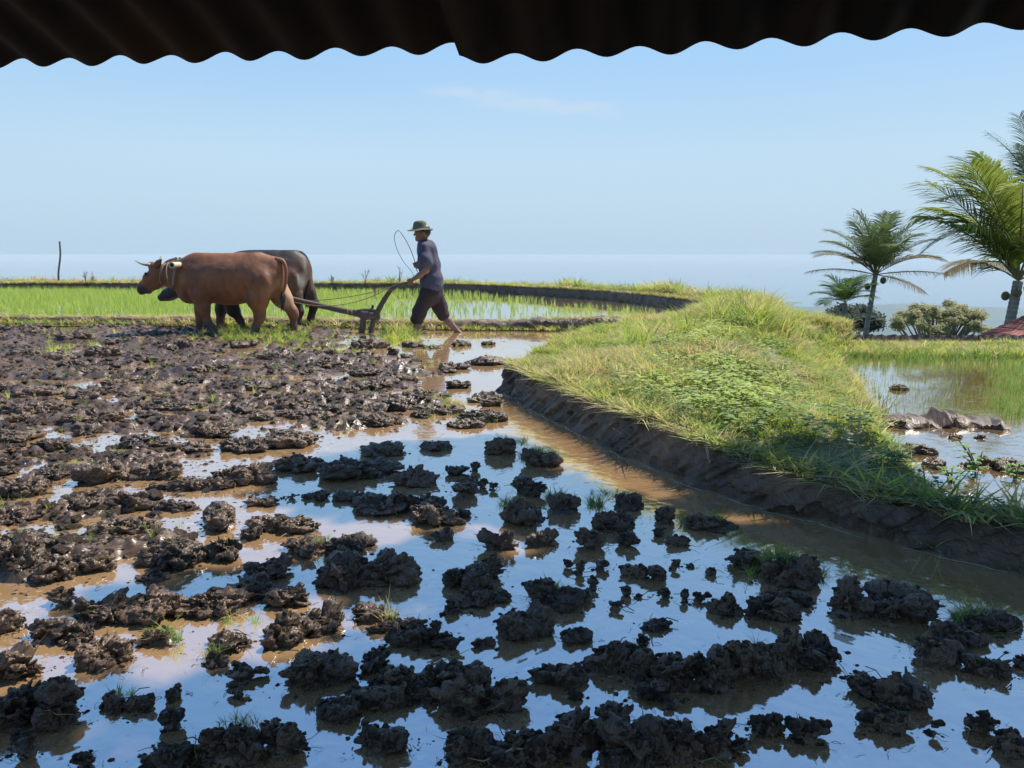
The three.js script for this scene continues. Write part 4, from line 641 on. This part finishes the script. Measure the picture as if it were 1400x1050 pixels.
{
  const y0 = onZ(238, 362.5, -10.72), base = V(y0.x, y0.y, -11.5), o = thing('ox_yoke', 'pale bamboo yoke pole with upright sticks across both ox necks', 'yoke', base);
  const G = new Geo(); const n = 20, r = 0.042, ri = 0.031, zA = 0.86, zB = -1.0; const rg = (rad, z) => Array.from({ length: n }, (_, i) => G.v(Math.cos(i / n * 6.2832) * rad, Math.sin(i / n * 6.2832) * rad, z)); const A = rg(r, zA), B = rg(r, zB), C = rg(ri, zA), D = rg(ri, zB); for (let i = 0; i < n; i++) { const j = (i + 1) % n; for (const [p, q, s, t] of [[A, B, 0, 1], [B, D, 0, 1], [D, C, 0, 1], [C, A, 0, 1]]) { G.tri(p[i], q[i], q[j]); G.tri(p[i], q[j], p[j]); } }
  part('pole', G.build().toNonIndexed(), new THREE.MeshStandardMaterial({ color: new THREE.Color(0.5, 0.42, 0.28), roughness: 0.6 }), o).geometry.computeVertexNormals();
  for (const [px, py, px2, py2, dz] of [[241, 352, 236, 390, 0.70], [246, 352, 247, 386, 0.32], [241, 356, 240, 386, -0.32], [246, 356, 247, 384, -0.7]]) { const q = new Geo(), a = onZ(px, py, base.z + dz), b = onZ(px2, py2, base.z + dz); q.tube([a, a.clone().lerp(b, 0.5), b].map(p => p.sub(base)), [0.02, 0.018, 0.015], 8); part('upright_stick', q.build(), M.paleRope, o); }
}
{
  const P = (px, py, z) => onZ(px, py, z);
  const loop = (cx, cy, z, ry, rz, tilt, mat, label) => { const c = P(cx, cy, z), pts = []; for (let i = 0; i <= 36; i++) { const a = i / 36 * 6.2832; pts.push(V(c.x + Math.sin(tilt) * Math.cos(a) * ry, c.y + Math.cos(tilt) * Math.cos(a) * ry, c.z + Math.sin(a) * rz)); } const G = new Geo(); G.tube(pts, 0.009, 6, false); single('neck_rope', G.build(), mat, label, 'rope'); };
  loop(236, 378, ZB, 0.2, 0.19, -0.1, M.paleRope, 'pale knotted rope looped around the reddish ox neck'); loop(226, 374, ZB, 0.15, 0.16, 0.25, M.rope, 'thin halter rope behind the ears of the reddish ox');
  const line = (a, b, sag, label) => { const G = new Geo(), pts = []; for (let i = 0; i <= 24; i++) { const t = i / 24, p = a.clone().lerp(b, t); p.y -= sag * 4 * t * (1 - t); pts.push(p); } G.tube(pts, 0.006, 5); single('rein', G.build(), M.rope, label, 'rein'); };
  line(P(533, 393, ZP + 0.03), P(398, 411, -11.9), 0.06, 'upper rein running slack from plough handle to the dark ox'); line(P(545, 386, ZP + 0.05), P(402, 413, -11.3), 0.17, 'lower rein sagging from plough handle toward the reddish ox');
}

// ------------------------------------------------------------------ palms and trees beyond the terrace
M.trunk = new THREE.MeshStandardMaterial({ vertexColors: true, roughness: 0.9 });
M.frond = leafMat({ vertexColors: true, roughness: 1, transmission: 0.35, specularIntensity: 0.3 });
function frondGeo(L, e0, bend, leafL, seed, col, droop = 0.5, n = 56, vee = 0.5) {   // grows along +x
  const R = rng(seed), G = new Geo(), pts = [], N = 22; let p = V(0, 0, 0), x = 0; const tw = (R() - 0.5) * 0.5;
  for (let i = 0; i <= N; i++) { pts.push(p.clone()); const e = e0 - bend * Math.pow((i + 0.5) / N, 1.5); p = p.clone().add(V(Math.cos(e), Math.sin(e), tw * (i / N) * 0.4).normalize().multiplyScalar(L / N)); }
  const cv = new THREE.CatmullRomCurve3(pts);
  G.col = [0.26, 0.24, 0.10]; G.tube(pts, pts.map((_, i) => mix(0.035, 0.006, i / N) * L / 4), 5);
  for (let k = 0; k < n; k++) for (const sd of [-1, 1]) {
    const t = 0.14 + 0.855 * (k + 0.3 * R()) / n, c = cv.getPoint(t), tg = cv.getTangent(t), side = V(0, 0, sd), up = V().crossVectors(V(0, 0, 1), tg).normalize(); if (up.y < 0) up.negate();
    const len = leafL * (0.55 + 0.6 * Math.sin(Math.PI * clamp(t * 0.9 + 0.1))) * (0.85 + 0.3 * R()) * (t > 0.9 ? 0.75 : 1), d = side.clone().multiplyScalar(0.85).addScaledVector(tg, 0.45 + 0.6 * t).addScaledVector(up, vee * (1 - t * 0.6) + (R() - 0.5) * 0.2).normalize();
    const lp = [], ws = []; let q = c.clone(), dd = d.clone(); for (let s = 0; s <= 3; s++) { lp.push(q.clone()); ws.push([0.02, 0.045, 0.034, 0.004][s] * leafL / 0.9); q.addScaledVector(dd, len / 3); dd.y -= droop * (0.5 + 0.5 * R()); dd.normalize(); }
    const kcol = 0.75 + 0.5 * R(); G.col = col.map(v => v * kcol); const w = V().crossVectors(d, up).normalize().addScaledVector(up, 0.35).normalize(); G.strip(lp, ws, w);
  }
  return G.build();
}
function trunkGeo(pts, r0, r1, base) { const c = curve(pts.map(p => p.clone().sub(base)), 44), G = new Geo(), R = rng(4); G.col = [0.30, 0.26, 0.20]; G.tube(c, c.map((_, i) => mix(r0, r1, i / 44) * (1 + (i % 2 ? 0.05 : -0.02) + (i < 4 ? (4 - i) * 0.09 : 0))), 12); const g = G.build(), p = g.attributes.position, C = g.attributes.color; for (let i = 0; i < p.count; i++) { const k = 0.8 + 0.5 * fbm(p.getX(i) * 9, p.getY(i) * 6, p.getZ(i) * 9, 3) + (Math.floor(i / 12) % 2 ? -0.15 : 0.1); C.setXYZ(i, 0.3 * k, 0.265 * k, 0.21 * k); } return g; }
function palm(crownPx, crownPy, z, fronds, trunkR, lean, label, opts = {}) {
  const top = onZ(crownPx, crownPy, z), bx = top.x + lean, by = groundH(bx, z), base = V(bx, by - 0.05, z), o = thing('palm_tree', label, 'palm', base, 'palms below the terrace edge');
  part('trunk', trunkGeo([base, V(mix(bx, top.x, 0.35), mix(by, top.y, 0.4), z), V(mix(bx, top.x, 0.75), mix(by, top.y, 0.75), z), top], trunkR * 1.15, trunkR, base), M.trunk, o);
  fronds.forEach(([az, e0, bend, L, leafL, col, droop, n, vee], i) => { const f = part('frond', frondGeo(L, e0, bend, leafL, i * 13 + Math.floor(L * 100) + opts.seed, col, droop, n, vee), M.frond, o); f.position.copy(top).sub(base).add(V(0, 0.02 * i / fronds.length, 0)); f.rotation.y = az; });
  for (let k = 0; k < (opts.nuts ?? 0); k++) { const a = k * 2.1; part('coconut', new THREE.SphereGeometry(0.11, 12, 10).scale(1, 1.2, 1).translate(top.x - base.x + Math.cos(a) * 0.3, top.y - base.y - 0.2 - 0.12 * (k % 3), Math.sin(a) * 0.3), new THREE.MeshStandardMaterial({ color: new THREE.Color(0.12, 0.10, 0.04), roughness: 0.6 }), o); }
  return o;
}
const D2 = Math.PI / 180, GREEN1 = [0.11, 0.15, 0.05], GREEN2 = [0.24, 0.29, 0.05], OLD = [0.24, 0.20, 0.11];
{
  const R = rng(71), f = [];
  for (let k = 0; k < 20; k++) { const a = k * 2.399, lvl = k / 20, e = mix(86, 30, lvl) * D2; f.push([a, e, mix(0.35, 0.9, lvl) + R() * 0.3, 2.35 + 0.3 * R(), 0.75, lvl > 0.75 ? OLD : GREEN1, 0.42, 34, 0.5]); }
  f.push([Math.PI, 12 * D2, 0.45, 2.6, 0.5, OLD, 0.6, 34, 0.2], [-0.25, 8 * D2, 0.35, 2.6, 0.5, OLD, 0.7, 34, 0.2], [0.3, -8 * D2, 0.4, 2.5, 0.5, OLD, 0.7, 34, 0.2], [Math.PI + 0.5, -5 * D2, 0.7, 2.0, 0.5, OLD, 0.7, 30, 0.2], [0.15, 30 * D2, 0.7, 2.6, 0.6, GREEN1, 0.4, 34, 0.4], [Math.PI - 0.3, 40 * D2, 0.9, 2.5, 0.6, GREEN1, 0.5, 34, 0.4]);
  palm(1197, 376, -29, f, 0.085, -0.35, 'slim coconut palm with browning lower fronds beyond the side paddy', { seed: 5, nuts: 6 });
}
{
  const f = []; for (let k = 0; k < 13; k++) f.push([k * 2.399, mix(80, 12, k / 13) * D2, 0.8, 1.15, 0.55, [0.10, 0.17, 0.035], 0.35, 26, 0.3]);
  palm(1155, 414, -27, f, 0.07, 0.0, 'short young palm with stiff upright leaves left of the slim palm', { seed: 9 });
}
{ // large palm at the right edge
  const f = []; const L = Math.PI;
  const add = (az, e, b, len, lf, c, dr, n, v) => f.push([az, e * D2, b, len, lf, c, dr, n, v]);
  add(L - 0.1, 57, 0.5, 3.8, 1.5, GREEN2, 0.42, 64, 0.2); add(L + 0.35, 66, 0.6, 4.0, 1.3, GREEN2, 0.4, 60, 0.3); add(L + 0.05, 74, 0.7, 3.7, 1.2, GREEN2, 0.35, 60, 0.4); add(L - 0.3, 50, 0.7, 3.3, 1.4, GREEN2, 0.5, 54, 0.2); add(L - 0.6, 72, 0.9, 4.3, 1.0, GREEN2, 0.4, 60, 0.4); add(L + 0.9, 60, 1.0, 4.2, 1.0, GREEN2, 0.45, 60, 0.4);
  add(L + 0.25, 56, 0.9, 2.7, 1.3, GREEN2, 0.6, 50, 0.2); add(L - 0.9, 58, 0.8, 3.4, 1.1, GREEN2, 0.5, 60, 0.3); add(1.9, 80, 0.7, 4.2, 1.0, GREEN2, 0.4, 56, 0.4); add(0.4, 70, 0.8, 4.2, 1.0, GREEN2, 0.4, 56, 0.4); add(-0.7, 60, 0.9, 4.2, 1.0, GREEN1, 0.4, 56, 0.4); add(1.2, 45, 1.0, 4.0, 1.0, GREEN1, 0.5, 56, 0.4); add(-1.6, 50, 1.0, 4.0, 1.0, GREEN1, 0.5, 56, 0.4); add(0.0, 25, 1.1, 3.8, 1.0, GREEN1, 0.6, 56, 0.4); add(1.7, 25, 1.0, 3.2, 0.95, OLD, 0.7, 56, 0.3);
  palm(1392, 384, -22, f, 0.125, -0.3, 'large bright green coconut palm with drooping leaflets beside the red roof', { seed: 21, nuts: 5 });
  const g = []; for (let k = 0; k < 15; k++) g.push([k * 2.399 + 0.4, mix(82, 5, k / 15) * D2, 0.75 + 0.02 * k, 4.3, 0.95, [0.085, 0.125, 0.07], 0.42, 50, 0.45]); g.push([L - 0.1, 52 * D2, 0.7, 4.6, 1.0, [0.10, 0.14, 0.085], 0.35, 56, 0.4], [L + 0.2, 78 * D2, 0.45, 4.4, 1.0, [0.085, 0.125, 0.07], 0.35, 56, 0.4], [L + 0.35, 30 * D2, 0.7, 4.4, 1.0, [0.10, 0.14, 0.085], 0.4, 56, 0.4]);
  palm(1424, 312, -30, g, 0.17, 0.4, 'taller grey-green coconut palm behind the bright palm', { seed: 33, nuts: 4 });
}
function leafTree(name, label, cx, cy, z, rx, ry, n, leaf, col, seed, trunkPx, opts = {}) {
  const c = onZ(cx, cy, z), R = rng(seed), k = toPx(c.x, c.y, c.z)[2] / FOC, RX = rx * k, RY = ry * k, bx = trunkPx ? onZ(trunkPx, cy, z).x : c.x, by = groundH(bx, z), base = V(bx, by - 0.1, z), o = thing(name, label, 'tree', base);
  const G = new Geo(); G.col = [0.22, 0.19, 0.15]; const clumps = [], fork = V(bx, mix(by, c.y - RY, 0.75), z);
  G.tube([base, fork].map(p => p.clone().sub(base)), [RX * 0.07, RX * 0.05], 8);
  for (let q = 0; q < (opts.clumps ?? 26); q++) { const a = R() * 6.28, rr = Math.sqrt(R()), e = V(c.x + Math.cos(a) * rr * RX * 0.9, c.y + RY * (Math.sqrt(1 - rr * rr * 0.9) * (0.95 - 1.1 * R() * R()) - 0.15 + 0.3 * (R() - 0.5)), z + Math.sin(a) * rr * RX * 0.9); clumps.push(e); const mid = fork.clone().lerp(e, 0.5).add(V(0, -RY * 0.15, 0)); G.tube(curve([fork, mid, e], 6).map(p => p.sub(base)), [0.04, 0.035, 0.03, 0.024, 0.018, 0.013, 0.008].map(v => v * RX), 5); }
  part('trunk', G.build(), M.trunk, o);
  const lg = leafCluster(7, leaf, leaf * 1.6, seed + 1), im = new THREE.InstancedMesh(lg, opts.mat ?? leafMat({ transmission: 0.5 }), n), t = new THREE.Object3D(), cc = new THREE.Color();
  for (let q = 0; q < n; q++) { const e = clumps[q % clumps.length], a = R() * 6.28, b = Math.acos(2 * R() - 1), rr = Math.cbrt(R()) * RX * (opts.clumpR ?? 0.2); t.position.set(e.x + Math.sin(b) * Math.cos(a) * rr, e.y + Math.cos(b) * rr * 0.7, e.z + Math.sin(b) * Math.sin(a) * rr).sub(base); t.rotation.set(R() * 0.8, R() * 6.28, R() * 0.8); t.scale.setScalar(0.7 + 0.6 * R()); t.updateMatrix(); im.setMatrixAt(q, t.matrix); const s = 0.7 + 0.6 * R(); im.setColorAt(q, cc.setRGB(col[0] * s, col[1] * s, col[2] * s)); }
  im.name = 'crown'; im.userData.kind = 'stuff'; o.add(shade(im)); return o;
}
leafTree('spreading_tree', 'broad spreading tree with airy crown right of the slim palm', 1286, 446, -60, 64, 32, 3600, 0.13, [0.38, 0.36, 0.15], 81, 1282, { clumps: 58, clumpR: 0.13 });
leafTree('leafy_bush', 'dark rounded bushy tree behind the short young palm', 1172, 446, -40, 40, 24, 1700, 0.13, [0.06, 0.085, 0.045], 82, 1172, { clumps: 16, clumpR: 0.3 });
leafTree('leafy_bush', 'small dark bush half hidden beyond the bund, below the spreading tree', 1345, 478, -34, 34, 12, 700, 0.12, [0.07, 0.10, 0.04], 83, 1345, { clumps: 12, clumpR: 0.3 });

// ------------------------------------------------------------------ house with a red roof, lower on the slope
{
  const a = onZ(1386, 487, -17), base = V(a.x + 1.9, groundH(a.x + 1.9, -17.6) - 0.1, -17.6), o = thing('red_roof_house', 'small house with red tiled roof below the terrace edge', 'house', base);
  const eave = a.y - base.y, x0 = a.x - base.x, ridge = eave + 0.95, wall = part('wall', new THREE.BoxGeometry(3.4, eave, 2.6).translate(0.35, eave / 2 - 0.02, 0), new THREE.MeshStandardMaterial({ color: new THREE.Color(0.5, 0.46, 0.4), roughness: 0.9 }), o);
  const red = new THREE.MeshStandardMaterial({ color: new THREE.Color(0.24, 0.06, 0.04), roughness: 0.75 }), red2 = new THREE.MeshStandardMaterial({ color: new THREE.Color(0.29, 0.085, 0.055), roughness: 0.75 });
  const roof = part('roof', new THREE.CylinderGeometry(0.04, 0.04, 3.4, 10).rotateX(Math.PI / 2).translate(x0 + 2.1, ridge, 0), red, o), len = Math.hypot(2.1, 0.95), ang = Math.atan2(0.95, 2.1);
  const tg = new RoundedBoxGeometry(0.3, 0.025, 0.2, 1, 0.01);
  for (const s of [-1, 1]) for (let r = 0; r < 8; r++) for (let q = 0; q < 16; q++) { const t = (r + 0.5) / 8; const m = part('tile', tg, (r * 7 + q * 3) % 3 ? red : red2, roof); m.position.set(x0 + 2.1 + s * 2.1 * (1 - t), mix(eave, ridge, t) - 0.03, -1.6 + q * 0.213); m.rotation.z = -s * ang + s * 0.05; }
}
// ------------------------------------------------------------------ the shelter we look out of
{
  const E0 = V(-0.771, EYE + 0.287, -1.224), E1 = V(0.618, EYE + 0.292, -0.988), e = V().subVectors(E1, E0).normalize(), up = V(e.z, 0, -e.x); if (up.z < 0) up.negate();
  const sl = 20 * D2, dir = up.clone().multiplyScalar(Math.cos(sl)).add(V(0, Math.sin(sl), 0)), nrm = V().crossVectors(dir, e).normalize(); if (nrm.y < 0) nrm.negate();
  const o = thing('field_shelter', 'open shelter with dark rusty corrugated iron roof over the viewpoint', 'shelter', V(0, 0.08, 0.8)), base = o.position;
  const rustTex = noiseTex(512, (u, v) => { const n = tileNoise(u, v, 9, 4, 2.2), s = tileNoise(u, v * 0.15, 40, 3, 7.1); const k = clamp(0.5 + n + 0.4 * s); return [mix(0.15, 0.25, k), mix(0.14, 0.18, k), mix(0.125, 0.12, k)]; }, true);
  const metal = new THREE.MeshPhysicalMaterial({ map: rustTex, color: new THREE.Color(0.8, 0.82, 0.8), roughness: 0.85, metalness: 0, specularIntensity: 0.15, side: THREE.DoubleSide });
  const pitch = 0.083, s0 = 0.034;                       // corrugation phase along the eave
  const sheet = (a, b, lift, over, sag, ph = 0) => {
    const n = Math.round((b - a) / pitch * 14), m = 26, len = 3.4, P = [], U = [], I = [];
    for (const th of [0, -0.0012]) for (let j = 0; j <= m; j++) for (let i = 0; i <= n; i++) {
      const s = a + (b - a) * i / n, t = -over + (len + over) * j / m, w = 0.0075 * Math.cos((s - s0 - ph) / pitch * 2 * Math.PI) + 0.0012 * Math.sin(s * 37) + lift + th + sag(s) * (1 - j / m) ;
      const p = E0.clone().addScaledVector(e, s).addScaledVector(dir, t + (j ? 0 : 0.0015 * fbm(s * 40, 1, 1, 2))).addScaledVector(nrm, w).sub(base); P.push(p.x, p.y, p.z); U.push(s * 0.8, t * 0.8);
    }
    const K = (m + 1) * (n + 1), id = (q, j, i) => q * K + j * (n + 1) + i;
    for (let j = 0; j < m; j++) for (let i = 0; i < n; i++) { I.push(id(0, j, i), id(0, j, i + 1), id(0, j + 1, i + 1), id(0, j, i), id(0, j + 1, i + 1), id(0, j + 1, i)); I.push(id(1, j, i), id(1, j + 1, i + 1), id(1, j, i + 1), id(1, j, i), id(1, j + 1, i), id(1, j + 1, i + 1)); }
    for (let i = 0; i < n; i++) I.push(id(0, 0, i), id(1, 0, i), id(1, 0, i + 1), id(0, 0, i), id(1, 0, i + 1), id(0, 0, i + 1));
    const g = new THREE.BufferGeometry(); g.setAttribute('position', new THREE.Float32BufferAttribute(P, 3)); g.setAttribute('uv', new THREE.Float32BufferAttribute(U, 2)); g.setIndex(I); g.computeVertexNormals(); part('roof_sheet', g, metal, o);
  };
  const sag = s => -0.014 * Math.sin(clamp((s + 0.1) / 1.6) * Math.PI);
  sheet(-1.15, 0.05, 0.002, 0.004, sag); sheet(0.035, 0.72, 0.0, 0.0, sag); sheet(0.708, 1.58, -0.011, 0.012, sag, 0.708 + 0.035 - 0.0415 - s0); sheet(1.55, 2.4, -0.016, 0.01, sag);
  const tim = new THREE.MeshStandardMaterial({ color: new THREE.Color(0.13, 0.1, 0.07), roughness: 0.85 });
  for (const t of [0.95, 2.0, 3.1]) { const a = E0.clone().addScaledVector(e, -1.1).addScaledVector(dir, t).addScaledVector(nrm, -0.045).sub(base), b = E0.clone().addScaledVector(e, 2.35).addScaledVector(dir, t).addScaledVector(nrm, -0.045).sub(base), G = new Geo(); G.tube([a, a.clone().lerp(b, 0.5), b], 0.03, 10); part('roof_beam', G.build(), tim, o); }
  for (const [s, t] of [[-1.0, 0.95], [2.25, 0.95], [-1.0, 3.1], [2.25, 3.1]]) { const p = E0.clone().addScaledVector(e, s).addScaledVector(dir, t).addScaledVector(nrm, -0.05), G = new Geo(), gy = groundH(p.x, p.z) - 0.1; G.tube([V(p.x, gy, p.z).sub(base), V(p.x, p.y, p.z).sub(base)], [0.055, 0.045], 10); part('post', G.build(), tim, o); }
}
// ------------------------------------------------------------------ the tree at the right, outside the picture, whose crown shades the foreground
{
  const flat = ([a, b]) => xz(onY(a, b)), onBank = ([a, b]) => xz(onY(a, b, 0.24));
  const shadePx = [...[[-60, 1300], [-60, 990], [40, 950], [120, 930], [200, 935], [290, 915], [380, 900], [470, 875], [500, 850], [440, 815], [380, 830], [250, 838], [150, 850], [70, 850], [60, 825], [150, 800], [260, 780], [380, 772], [440, 750], [520, 722], [400, 712], [330, 690], [350, 650], [440, 622], [560, 600], [690, 592], [740, 606], [790, 640], [840, 660]].map(flat), ...[[905, 615], [960, 612], [1050, 602], [1180, 596], [1240, 625], [1320, 612], [1500, 600]].map(onBank), [6, 0]];
  const holes = [[310, 872, 130, 34], [600, 720, 110, 20], [705, 746, 80, 26], [1040, 708, 120, 17], [1330, 1005, 130, 46], [235, 1012, 100, 34], [1110, 640, 120, 14], [1330, 668, 80, 16], [560, 852, 70, 24], [440, 866, 70, 24], [1230, 690, 70, 12], [470, 742, 90, 16], [980, 622, 60, 14], [60, 1010, 60, 22]];
  const R = rng(909), base = V(5.6, groundH(5.6, -1.6) - 0.1, -1.6), o = thing('shade_tree', 'large leafy tree on the right-hand bund, shading the near water', 'tree', base);
  const items = [], tips = []; let tries = 0;
  while (items.length < 15000 && tries++ < 120000) {
    const x = -2.6 + R() * 6.8, z = -5.8 + R() * 5.2, ed = polyDist(shadePx, x, z) + 0.22 * fbm(x * 2.3, 6, z * 2.3, 3); if (ed < 0.1 || (ed < 0.3 && R() < 0.5)) continue; const q = toPx(x, 0, z); if (holes.some(([a, b, c, d]) => Math.hypot((q[0] - a) / c, (q[1] - b) / d) < 1 + 0.5 * fbm(x * 5, 2, z * 5, 2))) continue;
    const h = 5.4 + 2.4 * Math.pow(R(), 0.8) + 0.25 * fbm(x * 2, 1, z * 2, 2), t = h / SUN.y, p = V(x + SUN.x * t, h, z + SUN.z * t); items.push(p); if (items.length % 200 === 0) tips.push(p);
  }
  // the crown goes on over the shelter
  for (let k = 0; k < 11000; k++) { const x = -3.2 + R() * 9.4, z = -1.25 + R() * 5.2, h = 5.4 + 2.6 * R(), t = h / SUN.y; if (fbm(x * 1.4, 3, z * 1.4, 2) < -0.22) continue; const p = V(x + SUN.x * t, h, z + SUN.z * t); items.push(p); if (k % 260 === 0) tips.push(p); }
  const G = new Geo(); G.col = [0.2, 0.17, 0.13]; const fork = V(4.7, 4.2, -3.6); G.tube(curve([base, V(5.6, 2.0, -2.0), fork], 12).map(p => p.sub(base)), Array.from({ length: 13 }, (_, i) => mix(0.24, 0.16, i / 12)), 12); part('trunk', G.build(), M.trunk, o);
  for (const t of tips) { const B = new Geo(); B.col = [0.2, 0.17, 0.13]; const m = fork.clone().lerp(t, 0.5).add(V(0, 0.25, 0)); B.tube(curve([fork, m, t], 8).map(p => p.sub(base)), Array.from({ length: 9 }, (_, i) => mix(0.05, 0.008, i / 8)), 5); part('limb', B.build(), M.trunk, o); }
  const im = new THREE.InstancedMesh(leafCluster(7, 0.085, 0.075, 55), leafMat({ transmission: 0.25 }), items.length), t = new THREE.Object3D(), cc = new THREE.Color();
  items.forEach((p, q) => { t.position.copy(p).sub(base); t.rotation.set((R() - 0.5) * 0.8, R() * 6.28, (R() - 0.5) * 0.8); t.scale.setScalar(0.8 + 0.5 * R()); t.updateMatrix(); im.setMatrixAt(q, t.matrix); const s = 0.7 + 0.6 * R(); im.setColorAt(q, cc.setRGB(0.08 * s, 0.13 * s, 0.04 * s)); }); im.name = 'crown'; im.userData.kind = 'stuff'; o.add(shade(im));
}
// ------------------------------------------------------------------ small things
{
  const a = onZ(80.5, 392, -24.6), b = onZ(81.5, 330, -24.6), G = new Geo(), c = curve([V(a.x, 0.18, a.z), a.clone().lerp(b, 0.3).add(V(-0.02, 0, 0)), a.clone().lerp(b, 0.7).add(V(0.03, 0, 0)), b], 16); G.tube(c, c.map((_, i) => mix(0.03, 0.024, i / 16)), 7);
  single('stake', G.build(), M.wood, 'thin dark stake standing alone on the far bund', 'stake');
}
{ // dry twiggy weeds on the far bund
  const R = rng(12), mat = new THREE.MeshStandardMaterial({ color: new THREE.Color(0.2, 0.15, 0.1), roughness: 0.9 });
  for (const [px, h, label] of [[118, 0.5, 'tallest dry branching weed on the far bund right of the stake'], [128, 0.38, 'shorter dry weed beside the tallest one on the far bund'], [500, 0.45, 'single dry stalk on the far bund behind the reins'], [546, 0.5, 'dry stalk on the far bund in front of the walking person'], [455, 0.3, 'low dry stalk on the far bund behind the dark ox']]) {
    const p = onZ(px, 392, -24.4); p.y = 0.22; const G = new Geo(); for (let k = 0; k < 4; k++) { const q = p.clone(), s = V((R() - 0.5) * 0.5, 1, (R() - 0.5) * 0.5).normalize(), L = h * (0.6 + 0.5 * R()); const pts = [q, q.clone().addScaledVector(s, L * 0.5), q.clone().addScaledVector(s, L).add(V((R() - 0.5) * 0.1, 0, 0))]; G.tube(pts, [0.009, 0.007, 0.004], 4); for (let j = 0; j < 5; j++) { const b = pts[0].clone().lerp(pts[2], 0.4 + 0.6 * R()); G.tube([b, b.clone().add(V((R() - 0.5) * 0.16, 0.1 * R(), (R() - 0.5) * 0.16))], [0.005, 0.003], 4); } }
    single('dry_weed', G.build(), mat, label, 'weed', 'dry stalks on the far bund');
  }
}
{ // broad-leaved weeds on the near bund
  const mat = leafMat({ vertexColors: true, transmission: 0.3 });
  const plant = (px, py, n, h, seed, label) => {
    const p = hit(px, py), o = thing('broadleaf_weed', label, 'plant', V(p.x, p.y - 0.01, p.z)), R = rng(seed);
    for (let k = 0; k < n; k++) {
      const a = R() * 6.28, L = h * (0.6 + 0.6 * R()), tip = V(Math.cos(a) * L * 0.5, L, Math.sin(a) * L * 0.5), G = new Geo(); G.col = [0.13, 0.17, 0.06]; const st = curve([V(0, 0, 0), V(tip.x * 0.35, L * 0.6, tip.z * 0.35), tip], 8); G.tube(st, 0.0035, 5); const stem = part('stem', G.build(), mat, o);
      for (let j = 2; j <= 8; j++) { const c = st[j], b = a + j * 2.4, d = V(Math.cos(b), 0.45, Math.sin(b)).normalize(), s = V(-d.z, 0, d.x), ll = 0.055 + 0.035 * R(), F = new Geo(); const kk = 0.8 + 0.5 * R(); F.col = [0.13 * kk, 0.22 * kk, 0.05 * kk]; const pts = [0, 0.25, 0.55, 0.8, 1].map(t => c.clone().addScaledVector(d, ll * t).add(V(0, -0.4 * ll * t * t, 0))); F.strip(pts, [0.004, 0.02, 0.026, 0.016, 0.001], s); part('leaf', F.build(), mat, stem); }
    }
  };
  plant(1335, 655, 6, 0.2, 1, 'bushy broad-leaved weed on the near bund beside the side paddy'); plant(1300, 668, 4, 0.13, 2, 'lower broad-leaved weed left of the bushy one on near bund'); plant(1388, 662, 4, 0.15, 3, 'broad-leaved weed at the right end of near bund'); plant(1225, 640, 4, 0.1, 4, 'small broad-leaved weed under the end of the hump');
}
{ // pale dry stems where the hump ends, a fallen stick, a scrap of plastic
  const R = rng(5), mat = new THREE.MeshStandardMaterial({ color: new THREE.Color(0.42, 0.35, 0.22), roughness: 0.85 });
  const stem = (pts, r, name, label, group) => { const G = new Geo(); const c = curve(pts, 10); G.tube(c, c.map((_, i) => mix(r, r * 0.5, i / 10)), 5); single(name, G.build(), mat, label, name.replace(/_/g, ' '), group); };
  for (let k = 0; k < 7; k++) { const p = hit(1196 + R() * 18, 575 + R() * 16); stem([p, p.clone().add(V((R() - 0.5) * 0.08, 0.12 + 0.08 * R(), 0)), p.clone().add(V((R() - 0.3) * 0.2, 0.2 + 0.12 * R(), 0.04))], 0.0035, 'dry_weed', 'pale dry weed bent over at the end of the hump', 'dry weeds at the end of the hump'); }
  const a = hit(1205, 652), b = hit(1258, 640); a.y += 0.025; b.y += 0.03; stem([a, a.clone().lerp(b, 0.5), b], 0.012, 'stick', 'pale stick lying on grass of the near bund');
  const c = onY(966, 612, 0.24); stem([c, onY(972, 634, 0.12), onY(978, 637, 0.1), onY(1003, 635, 0.1)], 0.006, 'dry_root', 'pale bent root hanging from the cut mud face');
  const g = new THREE.PlaneGeometry(0.1, 0.045, 10, 6), p = g.attributes.position; for (let i = 0; i < p.count; i++) p.setZ(i, 0.05 * fbm(p.getX(i) * 18, p.getY(i) * 18, 2, 3)); g.rotateX(-1.1); g.computeVertexNormals(); const h = hit(1106, 568); g.translate(h.x, h.y + 0.07, h.z);
  single('plastic_scrap', g, new THREE.MeshPhysicalMaterial({ color: 0xe6e6e2, roughness: 0.5, transmission: 0.3, thickness: 0, side: THREE.DoubleSide }), 'crumpled white plastic scrap lying in grass of the hump', 'litter');
}
// clods and churned mud in the side paddy
{
  const R = rng(44); let k = 0;
  for (const [x0, x1, y0, y1] of [[1195, 1240, 590, 622], [1230, 1290, 588, 622], [1260, 1300, 605, 640], [1340, 1392, 604, 640], [1370, 1410, 620, 646], [1300, 1325, 588, 600], [1310, 1345, 618, 640], [1180, 1225, 612, 636], [1330, 1350, 590, 600], [1215, 1260, 562, 586], [1230, 1240, 518, 528], [1222, 1250, 522, 534]]) {
    const cx = (x0 + x1) / 2, f = onY(cx, y1, -0.12), q = mPerPx(cx, y1, -0.12), W = (x1 - x0) * q, D = W * 0.7, H = Math.min(0.11, W * 0.4); const m = single('mud_clod', clodGeo(W, H, D, 14, 700 + k++), M.clod, 'dark mud clod in the churned corner of the side paddy', 'mud clod', 'mud clods in the side paddy'); m.position.set(f.x, -0.12, f.z - D * 0.3);
  }
}
renderer.render(scene, camera);
